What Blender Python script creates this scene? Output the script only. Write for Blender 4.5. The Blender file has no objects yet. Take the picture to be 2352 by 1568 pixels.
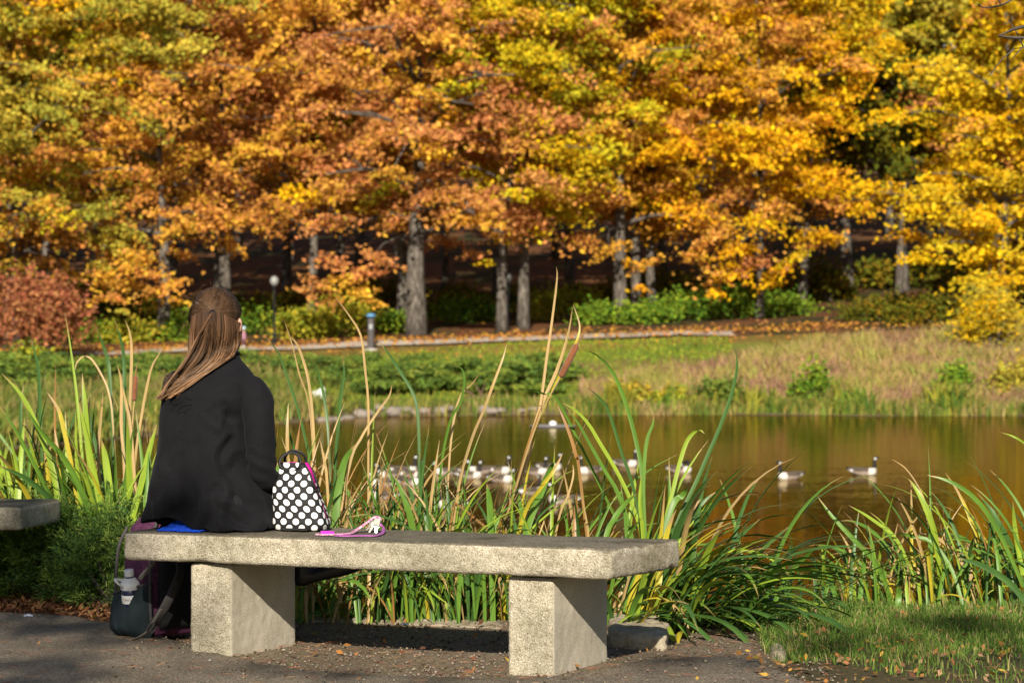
import bpy, bmesh, math, random
import numpy as np
from mathutils import Vector, Matrix, Quaternion, noise
from mathutils.bvhtree import BVHTree

R = math.radians
SC = bpy.context.scene
COL = SC.collection

# ---------------------------------------------------------------- camera
CAM_H, FPX, CX, CY = 1.14, 6100.0, 1176.0, 784.0      # level camera, 93 mm lens
cam_d = bpy.data.cameras.new('camera')
cam_d.sensor_width = 36.0
cam_d.lens = FPX / 2352.0 * 36.0
cam_d.clip_start = 0.1
cam_d.clip_end = 2000.0
cam_d.dof.use_dof = True
cam_d.dof.focus_distance = 9.6
cam_d.dof.aperture_fstop = 6.8
cam = bpy.data.objects.new('camera', cam_d)
cam.location = (0, 0, CAM_H)
cam.rotation_euler = (R(90), 0, 0)
COL.objects.link(cam)
SC.camera = cam

# ---------------------------------------------------------------- sky + sun
SUN = Vector((-0.044, -0.878, 0.477)).normalized()       # towards the sun
world = bpy.data.worlds.new('World')
SC.world = world
world.use_nodes = True
wn = world.node_tree
sky = wn.nodes.new('ShaderNodeTexSky')
sky.sky_type = 'NISHITA'
sky.sun_disc = False
sky.sun_elevation = math.asin(SUN.z)
sky.sun_rotation = math.atan2(SUN.x, SUN.y)
sky.air_density = 1.0
sky.dust_density = 0.6
wn.links.new(sky.outputs[0], wn.nodes['Background'].inputs[0])
wn.nodes['Background'].inputs[1].default_value = 0.05
sl = bpy.data.lights.new('sun', 'SUN')
sl.energy = 5.0
sl.angle = R(0.53)
sl.color = (1.0, 0.91, 0.76)
so = bpy.data.objects.new('sun', sl)
so.rotation_euler = SUN.to_track_quat('Z', 'Y').to_euler()
so.location = (-5, -20, 15)
COL.objects.link(so)

# ---------------------------------------------------------------- exposure / render
SC.view_settings.view_transform = 'Standard'
SC.view_settings.look = 'None'
SC.view_settings.exposure = 0.58
SC.view_settings.gamma = 1.0
SC.view_settings.use_curve_mapping = False
SC.render.engine = 'CYCLES'
SC.cycles.max_bounces = 5
SC.cycles.diffuse_bounces = 2
SC.cycles.glossy_bounces = 2
SC.cycles.transmission_bounces = 4
SC.cycles.transparent_max_bounces = 4
SC.cycles.caustics_reflective = False
SC.cycles.caustics_refractive = False
SC.cycles.use_denoising = True
try:
    SC.cycles.denoiser = 'OPENIMAGEDENOISE'
    SC.cycles.denoising_prefilter = 'ACCURATE'
except Exception:
    pass

# ---------------------------------------------------------------- helpers
rng = np.random.default_rng(7)
random.seed(7)


def at(px, py, d):
    """a point seen at (px,py) of a 2352x1568 picture, d metres away"""
    return Vector(((px - CX) / FPX * d, d, CAM_H - (py - CY) / FPX * d))


def onz(px, py, z=0.0):
    d = (CAM_H - z) * FPX / (py - CY)
    return Vector(((px - CX) / FPX * d, d, z))


def tag(o, label=None, cat=None, group=None, kind=None):
    if label: o['label'] = label
    if cat: o['category'] = cat
    if group: o['group'] = group
    if kind: o['kind'] = kind
    return o


def link(name, me, parent=None, mat=None):
    o = bpy.data.objects.new(name, me)
    COL.objects.link(o)
    if parent is not None: o.parent = parent
    if mat is not None and me is not None:
        if len(me.materials) == 0: me.materials.append(mat)
    return o


def empty(name, loc=(0, 0, 0), rz=0.0):
    o = bpy.data.objects.new(name, None)
    o.empty_display_size = 0.1
    o.location = loc
    o.rotation_euler = (0, 0, rz)
    COL.objects.link(o)
    return o


def mesh_np(name, V, F, col=None, uv=None, smooth=False):
    """V (n,3); F (m,k) one face size; col (n,3) per point; uv (n,2) per point"""
    me = bpy.data.meshes.new(name)
    V = np.asarray(V, np.float32); F = np.asarray(F, np.int32)
    m, k = F.shape
    me.vertices.add(len(V)); me.vertices.foreach_set('co', V.ravel())
    me.loops.add(m * k); me.loops.foreach_set('vertex_index', F.ravel())
    me.polygons.add(m)
    me.polygons.foreach_set('loop_start', np.arange(0, m * k, k, dtype=np.int32))
    me.polygons.foreach_set('loop_total', np.full(m, k, np.int32))
    if smooth: me.polygons.foreach_set('use_smooth', np.ones(m, bool))
    if col is not None:
        a = me.color_attributes.new('Col', 'FLOAT_COLOR', 'POINT')
        c = np.ones((len(V), 4), np.float32); c[:, :3] = col
        a.data.foreach_set('color', c.ravel())
    if uv is not None:
        u = me.uv_layers.new(name='UVMap')
        u.data.foreach_set('uv', np.asarray(uv, np.float32)[F.ravel()].ravel())
    me.update(calc_edges=True)
    return me


class MB:
    """collects polygons, then links them as one mesh object"""
    def __init__(s): s.v, s.f, s.m, s.uv = [], [], [], []
    def add(s, V, F, mi=0, uv=None):
        b = len(s.v)
        s.v += [tuple(p) for p in V]
        s.f += [tuple(b + i for i in f) for f in F]
        s.m += [mi] * len(F)
        s.uv += list(uv) if uv is not None else [(0.0, 0.0)] * len(V)
        return s
    def box(s, c, size, mat3=None, mi=0):
        hx, hy, hz = (q / 2 for q in size)
        V = [Vector((x * hx, y * hy, z * hz)) for z in (-1, 1) for y in (-1, 1) for x in (-1, 1)]
        if mat3 is not None: V = [mat3 @ p for p in V]
        V = [p + Vector(c) for p in V]
        return s.add(V, [(0, 2, 3, 1), (4, 5, 7, 6), (0, 1, 5, 4), (2, 6, 7, 3), (0, 4, 6, 2), (1, 3, 7, 5)], mi)
    def tube(s, pts, rad, n=8, mi=0, cap=True, flat=1.0, up=None):
        V, F = tube_geo(pts, rad, n, cap, flat, up)
        return s.add(V, F, mi)
    def lathe(s, prof, n=16, M=None, mi=0):
        V, F = [], []
        for (r, z) in prof:
            for i in range(n):
                a = 2 * math.pi * i / n
                V.append(Vector((r * math.cos(a), r * math.sin(a), z)))
        for j in range(len(prof) - 1):
            for i in range(n):
                k = (i + 1) % n
                F.append((j * n + i, j * n + k, (j + 1) * n + k, (j + 1) * n + i))
        F.append(tuple(range(n - 1, -1, -1)))
        F.append(tuple((len(prof) - 1) * n + i for i in range(n)))
        if M is not None: V = [M @ p for p in V]
        return s.add(V, F, mi)
    def mesh(s, name='m', smooth=False):
        me = bpy.data.meshes.new(name)
        me.from_pydata([tuple(p) for p in s.v], [], s.f)
        if any(s.m): me.polygons.foreach_set('material_index', s.m)
        if any(u != (0.0, 0.0) for u in s.uv):
            l = me.uv_layers.new(name='UVMap')
            vi = np.zeros(len(me.loops), np.int32); me.loops.foreach_get('vertex_index', vi)
            l.data.foreach_set('uv', np.asarray(s.uv, np.float32)[vi].ravel())
        if smooth: me.polygons.foreach_set('use_smooth', [True] * len(me.polygons))
        me.update()
        return me
    def build(s, name, mat, parent=None, smooth=False):
        me = s.mesh(name, smooth)
        for m_ in (mat if isinstance(mat, (list, tuple)) else [mat]): me.materials.append(m_)
        return link(name, me, parent)


def tube_geo(pts, rad, n=8, cap=True, flat=1.0, up=None):
    pts = [Vector(p) for p in pts]
    if not isinstance(rad, (list, tuple, np.ndarray)): rad = [rad] * len(pts)
    V, F = [], []
    t0 = (pts[1] - pts[0]).normalized()
    ref = Vector(up) if up is not None else (Vector((0, 0, 1)) if abs(t0.z) < 0.9 else Vector((1, 0, 0)))
    nrm = (ref - t0 * ref.dot(t0)).normalized()
    for i, p in enumerate(pts):
        if i == 0: t = t0
        elif i == len(pts) - 1: t = (pts[i] - pts[i - 1]).normalized()
        else: t = (pts[i + 1] - pts[i - 1]).normalized()
        nrm = nrm - t * nrm.dot(t)
        if nrm.length < 1e-6: nrm = t.orthogonal()
        nrm.normalize()
        b = t.cross(nrm)
        for k in range(n):
            a = 2 * math.pi * k / n
            V.append(p + (nrm * math.cos(a) * flat + b * math.sin(a)) * rad[i])
    for i in range(len(pts) - 1):
        for k in range(n):
            j = (k + 1) % n
            F.append((i * n + k, i * n + j, (i + 1) * n + j, (i + 1) * n + k))
    if cap:
        F.append(tuple(range(n - 1, -1, -1)))
        F.append(tuple((len(pts) - 1) * n + k for k in range(n)))
    return V, F


def spline(pts, n):
    """Catmull-Rom through pts, n samples"""
    P = [Vector(p) for p in pts]
    P = [P[0] * 2 - P[1]] + P + [P[-1] * 2 - P[-2]]
    out = []
    segs = len(P) - 3
    for i in range(n):
        t = i / (n - 1) * segs
        k = min(int(t), segs - 1); t -= k
        a, b, c, d = P[k:k + 4]
        out.append(0.5 * ((2 * b) + (c - a) * t + (2 * a - 5 * b + 4 * c - d) * t * t + (3 * b - a - 3 * c + d) * t ** 3))
    return out


def remeshed(me, voxel, smooth_it=0, adapt=0.0):
    """one continuous skin round overlapping closed pieces"""
    o = bpy.data.objects.new('tmp', me); COL.objects.link(o)
    m = o.modifiers.new('r', 'REMESH'); m.mode = 'VOXEL'; m.voxel_size = voxel; m.adaptivity = adapt
    if smooth_it:
        s = o.modifiers.new('s', 'SMOOTH'); s.iterations = smooth_it; s.factor = 0.5
    dg = bpy.context.evaluated_depsgraph_get()
    new = bpy.data.meshes.new_from_object(o.evaluated_get(dg))
    bpy.data.objects.remove(o)
    new.polygons.foreach_set('use_smooth', [True] * len(new.polygons))
    return new


def coords(me):
    a = np.zeros(len(me.vertices) * 3, np.float32); me.vertices.foreach_get('co', a); return a.reshape(-1, 3)


def normals(me):
    a = np.zeros(len(me.vertices) * 3, np.float32); me.vertex_normals.foreach_get('vector', a); return a.reshape(-1, 3)


def set_coords(me, a):
    me.vertices.foreach_set('co', np.asarray(a, np.float32).ravel()); me.update()


# ---------------------------------------------------------------- material helpers
class NT:
    def __init__(s, name):
        s.m = bpy.data.materials.new(name); s.m.use_nodes = True
        s.t = s.m.node_tree; s.b = s.t.nodes['Principled BSDF']; s.out = s.t.nodes['Material Output']
    def n(s, typ, **kw):
        x = s.t.nodes.new('ShaderNode' + typ)
        for k, v in kw.items():
            if k.startswith('i_'): x.inputs[k[2:]].default_value = v
            else: setattr(x, k, v)
        return x
    def l(s, a, b): s.t.links.new(a, b)
    def coord(s, which='Object'): return s.n('TexCoord').outputs[which]
    def noise(s, vec, scale, detail=4.0, rough=0.55):
        x = s.n('TexNoise'); x.inputs['Scale'].default_value = scale; x.inputs['Detail'].default_value = detail
        x.inputs['Roughness'].default_value = rough; s.l(vec, x.inputs['Vector']); return x.outputs['Fac']
    def voro(s, vec, scale, out='Distance', feature='F1'):
        x = s.n('TexVoronoi'); x.feature = feature; x.inputs['Scale'].default_value = scale; s.l(vec, x.inputs['Vector']); return x.outputs[out]
    def ramp(s, fac, stops):
        x = s.n('ValToRGB'); e = x.color_ramp.elements
        while len(e) < len(stops): e.new(0.5)
        for el, (p, c) in zip(e, stops):
            el.position = p; el.color = (*c, 1) if len(c) == 3 else c
        s.l(fac, x.inputs[0]); return x.outputs[0]
    def mix(s, a, b, fac, blend='MIX'):
        x = s.n('MixRGB'); x.blend_type = blend
        for i, q in ((1, a), (2, b)):
            if hasattr(q, 'is_linked'): s.l(q, x.inputs[i])
            else: x.inputs[i].default_value = (*q, 1)
        if hasattr(fac, 'is_linked'): s.l(fac, x.inputs[0])
        else: x.inputs[0].default_value = fac
        return x.outputs[0]
    def math(s, op, a, b=None, c=None):
        x = s.n('Math'); x.operation = op
        for i, q in enumerate((a, b, c)):
            if q is None: continue
            if hasattr(q, 'is_linked'): s.l(q, x.inputs[i])
            else: x.inputs[i].default_value = q
        return x.outputs[0]
    def bump(s, h, strength=0.3, dist=0.01):
        x = s.n('Bump'); x.inputs['Strength'].default_value = strength; x.inputs['Distance'].default_value = dist
        s.l(h, x.inputs['Height']); s.l(x.outputs[0], s.b.inputs['Normal']); return x
    def base(s, c):
        if hasattr(c, 'is_linked'): s.l(c, s.b.inputs['Base Color'])
        else: s.b.inputs['Base Color'].default_value = (*c, 1)
    def set(s, rough=None, spec=None, metal=None, sheen=None):
        if rough is not None: s.b.inputs['Roughness'].default_value = rough
        if spec is not None: s.b.inputs['Specular IOR Level'].default_value = spec
        if metal is not None: s.b.inputs['Metallic'].default_value = metal
        if sheen is not None: s.b.inputs['Sheen Weight'].default_value = sheen
        return s


def plain(name, c, rough=0.6, spec=0.4, metal=0.0, var=0.15, scale=40.0, bump=0.0, bscale=200.0, sheen=0.0):
    """a plain colour broken up by noise"""
    t = NT(name); o = t.coord()
    f = t.noise(o, scale)
    lo = tuple(q * (1 - var) for q in c); hi = tuple(min(1, q * (1 + var)) for q in c)
    t.base(t.ramp(f, [(0.3, lo), (0.7, hi)]))
    t.set(rough, spec, metal, sheen)
    if bump: t.bump(t.noise(o, bscale), bump, 0.004)
    return t.m


def leaf_mat(name, trans=0.3, gloss=0.0, rough=0.5):
    """foliage: colour of each leaf from its own point colour, a share of the light passes through"""
    t = NT(name)
    a = t.n('Attribute'); a.attribute_name = 'Col'
    t.t.nodes.remove(t.b)
    d = t.n('BsdfDiffuse'); tr = t.n('BsdfTranslucent'); mx = t.n('MixShader'); mx.inputs[0].default_value = trans
    t.l(a.outputs['Color'], d.inputs[0]); t.l(a.outputs['Color'], tr.inputs[0])
    t.l(d.outputs[0], mx.inputs[1]); t.l(tr.outputs[0], mx.inputs[2])
    last = mx.outputs[0]
    if gloss:
        g = t.n('BsdfGlossy'); g.inputs['Roughness'].default_value = rough
        m2 = t.n('MixShader'); m2.inputs[0].default_value = gloss
        t.l(last, m2.inputs[1]); t.l(g.outputs[0], m2.inputs[2]); last = m2.outputs[0]
    t.l(last, t.out.inputs['Surface'])
    return t.m


def leaf_cloud(C, size, col, bias=None, bw=0.6, aspect=0.62, r=None):
    """diamond leaves at points C with half length size, colours col -> V, F, per-point col"""
    r = r or rng
    n = len(C)
    N = r.normal(size=(n, 3))
    N /= np.linalg.norm(N, axis=1)[:, None]
    if bias is not None: N = N + np.asarray(bias) * bw
    N /= np.linalg.norm(N, axis=1)[:, None] + 1e-9
    T = np.cross(N, r.normal(size=(n, 3))); T /= np.linalg.norm(T, axis=1)[:, None] + 1e-9
    B = np.cross(N, T)
    s = np.broadcast_to(np.asarray(size, float), (n,))[:, None]
    V = np.stack([C + T * s, C + B * s * aspect + T * s * 0.15, C - T * s, C - B * s * aspect + T * s * 0.15], 1).reshape(-1, 3)
    F = np.arange(4 * n).reshape(n, 4)
    return V, F, np.repeat(col, 4, axis=0)


def pal(cols, idx, r, jit=0.12):
    """pick palette colours by index with jitter"""
    c = np.asarray(cols)[idx]
    v = 1 + r.normal(size=(len(idx), 1)) * jit
    return np.clip(c * v * (1 + r.normal(size=(len(idx), 3)) * 0.05), 0.002, 0.95)
# ================================================================ terrain
WZ = -2.46                      # level of the pond


def path_z(x): return 1.23 + 0.031 * max(-60, min(45, x))


def bank_edge(x):
    """where the near bank starts to fall"""
    return 10.75 + 0.25 * math.sin(x * 0.9 + 1.0) + (0.35 if x > 1.0 else 0) + (1.7 if x < -1.75 else 1.7 * (-1.45 - x) / .3 if x < -1.45 else 0)


def lerp(a, b, t): return a + (b - a) * max(0.0, min(1.0, t))


def shore(x):
    """distance of the far waterline"""
    s = 129.5 + 1.2 * math.sin(x * 0.17) + 0.6 * math.sin(x * 0.53 + 1) - 0.02 * x
    if x < -7: s = max(72.0, s - (-7 - x) * 4.0)
    return s


def height(x, y):
    e = bank_edge(x)
    if y < e:
        z = 0.012 * noise.noise(Vector((x * 1.3, y * 1.3, 0))) if abs(x) < 60 else 0.0
        if x > 0.95: z += min(0.035, (x - 0.95) * 0.1) * lerp(0, 1, (y - 7.6) / 1.2)
        if y < 8.6: z = min(z, 0.0)
        return z
    if y < 60:
        z = -(y - e) * 0.62
        return max(z, WZ - 0.9)
    s = shore(x)
    if y < s: return max(WZ - 0.9, WZ - (s - y) * 0.12)
    pz = path_z(x)
    t = y - s
    if t < 2.0: z = WZ + 0.05 + t * 0.22
    elif y < 147: z = lerp(WZ + 0.49, pz - 0.35, ((y - s - 2) / (147 - s - 2)) ** (1.9 if x < 2 else lerp(1.9, 1.0, (x - 2) / 8)))
    elif y < 152.5: z = pz - 0.35 + (y - 147) * 0.10
    else:
        u = y - 152.5
        z = pz + 0.2 + 0.05 * u if u < 26 else pz + 1.5 + (u - 26) * 0.14
        z = min(z, 45)
    z += 0.10 * noise.noise(Vector((x * 0.2, y * 0.2, 3)))
    return z


def axis(segs):
    out = []
    for a, b, st in segs: out += list(np.arange(a, b, st))
    return out + [segs[-1][1]]


gx = axis([(-400, -60, 40), (-60, -30, 3), (-30, -6, 1), (-6, -2.6, 0.4), (-2.6, 2.6, 0.07), (2.6, 6, 0.4), (6, 60, 3), (60, 400, 40)])
gy = axis([(-60, 0, 10), (0, 8, 1), (8, 13, 0.07), (13, 18, 0.4), (18, 60, 6), (60, 126, 2), (126, 156, 0.7), (156, 260, 4), (260, 600, 40)])
GV = np.array([(x, y, height(x, y)) for y in gy for x in gx])
nx = len(gx)
GF = np.array([(j * nx + i, j * nx + i + 1, (j + 1) * nx + i + 1, (j + 1) * nx + i) for j in range(len(gy) - 1) for i in range(nx - 1)])
# what the soil itself is: gravel and dirt, mulch, bank mud, lawn, leaf covered forest floor
gc = np.zeros((len(GV), 3))
for i, (x, y, z) in enumerate(GV):
    if y < (12.6 if x < -1.5 else 11.4):
        if x < -1.35 and y > 10.2: c = (0.13, 0.07, 0.04)
        elif x > 0.95: c = (0.12, 0.10, 0.05)
        else: c = (0.26, 0.21, 0.155)
    elif y < 60: c = (0.05, 0.042, 0.025)
    elif y < shore(x) + 2: c = (0.20, 0.16, 0.09)
    elif y < 149.0:
        c = (0.17, 0.24, 0.035)
        n_ = noise.noise(Vector((x * 0.25, y * 0.35, 5)))
        if n_ > 0.1: c = (0.24, 0.25, 0.05)
        if y > 146.2: c = (0.27, 0.20, 0.05)
        if x + 3 * n_ > 3.5 and y < 144 + 2 * n_: c = (0.26, 0.18, 0.08)
    else: c = (0.20, 0.09, 0.04) if noise.noise(Vector((x * 0.3, y * 0.3, 9))) > -0.05 else (0.06, 0.06, 0.022)
    gc[i] = c
gm = mesh_np('ground', GV, GF, gc, smooth=True)
t = NT('soil'); o_ = t.coord()
a_ = t.n('Attribute'); a_.attribute_name = 'Col'
f1 = t.noise(o_, 1.1, 5); f2 = t.noise(o_, 55, 4); f3 = t.voro(o_, 95, 'Color')
c1 = t.mix(a_.outputs['Color'], t.ramp(f2, [(0.3, (0.25, 0.23, 0.2)), (0.72, (1.0, 1.0, 1.0))]), 0.75, 'MULTIPLY')
c1 = t.mix(c1, f3, 0.16, 'OVERLAY')
c1 = t.mix(c1, t.ramp(f1, [(0.35, (0.65, 0.62, 0.55)), (0.65, (1.1, 1.06, 1.0))]), 0.6, 'MULTIPLY')
t.base(c1); t.set(0.92, 0.15); t.bump(f2, 0.5, 0.012)
ground = tag(link('ground', gm, None, t.m), 'brown dirt bank, lawn and leaf covered forest floor', 'ground', kind='structure')

# ---- near asphalt footpath: a thin slab with a ragged edge
edge = [(-40, 1406), (60, 1412), (180, 1420), (300, 1440), (380, 1466), (450, 1492), (560, 1522), (680, 1540), (820, 1551), (1000, 1556), (1160, 1561),
        (1300, 1559), (1390, 1543), (1440, 1527), (1530, 1516), (1640, 1510), (1730, 1521), (1790, 1545), (1850, 1569), (1900, 1620)]
far = []
for i in range(len(edge) - 1):
    for k in range(7):
        u = k / 7
        px = edge[i][0] * (1 - u) + edge[i + 1][0] * u; py = edge[i][1] * (1 - u) + edge[i + 1][1] * u
        p = onz(px, py)
        p.x += 0.03 * noise.noise(Vector((p.x * 9, p.y * 9, 1))); p.y += 0.05 * noise.noise(Vector((p.x * 8, p.y * 8, 2)))
        far.append(p)
far = [Vector((-12, 11.3, 0)), Vector((-5, 11.35, 0)), Vector((-2.8, 11.2, 0))] + far + [Vector((1.5, 7.4, 0)), Vector((2.5, 6.6, 0)), Vector((5, 6, 0)), Vector((12, 6, 0))]
V, F = [], []
rows = 26
for j in range(rows + 1):
    u = j / rows
    for p in far:
        near_y = 3.0
        yy = p.y + (near_y - p.y) * u ** 1.4
        V.append((p.x * (1 - 0.0 * u), yy, 0.016 + 0.006 * noise.noise(Vector((p.x * 1.3, yy * 1.3, 4))) - (0.03 if j == 0 else 0.0)))
nf = len(far)
for j in range(rows):
    for i in range(nf - 1): F.append((j * nf + i, (j + 1) * nf + i, (j + 1) * nf + i + 1, j * nf + i + 1))
t = NT('asphalt'); o_ = t.coord()
v1 = t.n('TexVoronoi'); v1.inputs['Scale'].default_value = 130; t.l(o_, v1.inputs['Vector'])
f1 = t.noise(o_, 2.2, 5); f2 = t.noise(o_, 140, 3)
c = t.ramp(v1.outputs['Color'], [(0.0, (0.16, 0.135, 0.105)), (0.55, (0.30, 0.26, 0.205)), (0.92, (0.47, 0.415, 0.34)), (1.0, (0.5, 0.48, 0.44))])
c = t.mix(c, t.ramp(f1, [(0.3, (0.62, 0.58, 0.52)), (0.7, (1.15, 1.08, 1.0))]), 0.8, 'MULTIPLY')
c = t.mix(c, t.ramp(f2, [(0.35, (0.5, 0.48, 0.45)), (0.6, (1, 1, 1))]), 0.7, 'MULTIPLY')
t.base(c); t.set(0.85, 0.25); t.bump(v1.outputs['Distance'], 1.0, 0.010)
pm = mesh_np('path', V, F, smooth=True)
tag(link('path', pm, None, t.m), 'grey asphalt footpath in front of the concrete bench', 'path', kind='structure')

# ---- far walking path
V, F = [], []
xs = np.arange(-60, 17, 1.0)
for x in xs:
    wob = 0.5 * math.sin(x * 0.11)
    for y in (149.0 + wob, 151.3 + wob): V.append((x, y, max(height(x, y), height(x, y - 0.5)) + 0.10 - max(0, x - 10) * .04))
for i in range(len(xs) - 1): F.append((2 * i, 2 * i + 2, 2 * i + 3, 2 * i + 1))
tag(link('far_path', mesh_np('far_path', V, F), None, plain('far_path_concrete', (0.46, 0.40, 0.33), 0.9, 0.1, var=0.2, scale=1.5)),
    'pale walking path along the foot of the woods', 'path', kind='structure')

# ---- pond
WV = np.array([(x, y, WZ) for y in (11.5, 40, 80, 131.5) for x in (-200, -60, 0, 60, 200)])
WF = np.array([(j * 5 + i, j * 5 + i + 1, (j + 1) * 5 + i + 1, (j + 1) * 5 + i) for j in range(3) for i in range(4)])
t = NT('pond_water'); o_ = t.coord()
acc = None
for scl, det, sx_, sy_ in (((5.0, 13.0, 1.0), 3.0, 0.05, 0.085), ((0.35, 0.8, 1.0), 2.0, 0.015, 0.03)):
    mp = t.n('Mapping'); mp.inputs['Scale'].default_value = scl; t.l(o_, mp.inputs['Vector'])
    nz_ = t.n('TexNoise'); nz_.inputs['Scale'].default_value = 1.0; nz_.inputs['Detail'].default_value = det; t.l(mp.outputs[0], nz_.inputs['Vector'])
    a1 = t.n('VectorMath'); a1.operation = 'SUBTRACT'; t.l(nz_.outputs['Color'], a1.inputs[0]); a1.inputs[1].default_value = (.5, .5, .5)
    a2 = t.n('VectorMath'); a2.operation = 'MULTIPLY'; t.l(a1.outputs[0], a2.inputs[0]); a2.inputs[1].default_value = (sx_, sy_, 0)
    a3 = t.n('VectorMath'); a3.operation = 'ADD'; t.l(a2.outputs[0], a3.inputs[0])
    if acc is None: a3.inputs[1].default_value = (0, 0, 1)
    else: t.l(acc, a3.inputs[1])
    acc = a3.outputs[0]
nn = t.n('VectorMath'); nn.operation = 'NORMALIZE'; t.l(acc, nn.inputs[0])
t.l(nn.outputs[0], t.b.inputs['Normal'])
t.base((0.060, 0.034, 0.004)); t.set(1.0, 0.0)
gl_ = t.n('BsdfGlossy'); gl_.inputs['Roughness'].default_value = 0.03; gl_.inputs['Color'].default_value = (0.66, 0.56, 0.38, 1); t.l(nn.outputs[0], gl_.inputs['Normal'])
fr_ = t.n('Fresnel'); fr_.inputs['IOR'].default_value = 1.33; t.l(nn.outputs[0], fr_.inputs['Normal'])
mx_ = t.n('MixShader'); t.l(fr_.outputs[0], mx_.inputs[0]); t.l(t.b.outputs[0], mx_.inputs[1]); t.l(gl_.outputs[0], mx_.inputs[2])
t.l(mx_.outputs[0], t.out.inputs['Surface'])
tag(link('pond_water', mesh_np('pond_water', WV, WF), None, t.m), 'brown rippled pond reflecting the autumn trees', 'water', kind='structure')

# ================================================================ far woods
LEAF = leaf_mat('autumn_leaves', 0.28)
t = NT('bark'); o_ = t.coord('Object')
mpb = t.n('Mapping'); mpb.inputs['Scale'].default_value = (1, 1, 0.25); t.l(o_, mpb.inputs['Vector'])
fb = t.noise(mpb.outputs[0], 7, 5, 0.65)
t.base(t.ramp(fb, [(0.32, (0.03, 0.025, 0.02)), (0.52, (0.11, 0.095, 0.08)), (0.72, (0.27, 0.245, 0.21))])); t.set(0.95, 0.1); t.bump(fb, 0.8, 0.08)
BARK = t.m

ORANGE = [(0.66, 0.315, 0.065), (0.72, 0.38, 0.05), (0.58, 0.25, 0.06), (0.74, 0.43, 0.045)]
RUST = [(0.60, 0.26, 0.09), (0.66, 0.315, 0.09), (0.51, 0.20, 0.07), (0.69, 0.36, 0.06)]
GOLD = [(0.78, 0.44, 0.012), (0.72, 0.36, 0.014), (0.80, 0.50, 0.014), (0.66, 0.30, 0.02)]
YELLOW = [(0.80, 0.50, 0.012), (0.76, 0.43, 0.012), (0.74, 0.52, 0.03), (0.60, 0.45, 0.02)]
YGREEN = [(0.52, 0.44, 0.022), (0.64, 0.48, 0.018), (0.40, 0.37, 0.025), (0.68, 0.44, 0.02)]
OLIVE = [(0.44, 0.37, 0.05), (0.52, 0.41, 0.055), (0.34, 0.33, 0.045), (0.56, 0.37, 0.04)]
SHADE_GREEN = [(0.13, 0.14, 0.016), (0.20, 0.18, 0.016), (0.09, 0.11, 0.014), (0.24, 0.15, 0.016)]  # shade of the gap and thicket painted into the leaf colours
RED = [(0.36, 0.12, 0.06), (0.42, 0.16, 0.07), (0.28, 0.09, 0.05), (0.44, 0.2, 0.08)]


MIXP = [ORANGE, GOLD, YGREEN, RUST]


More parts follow.
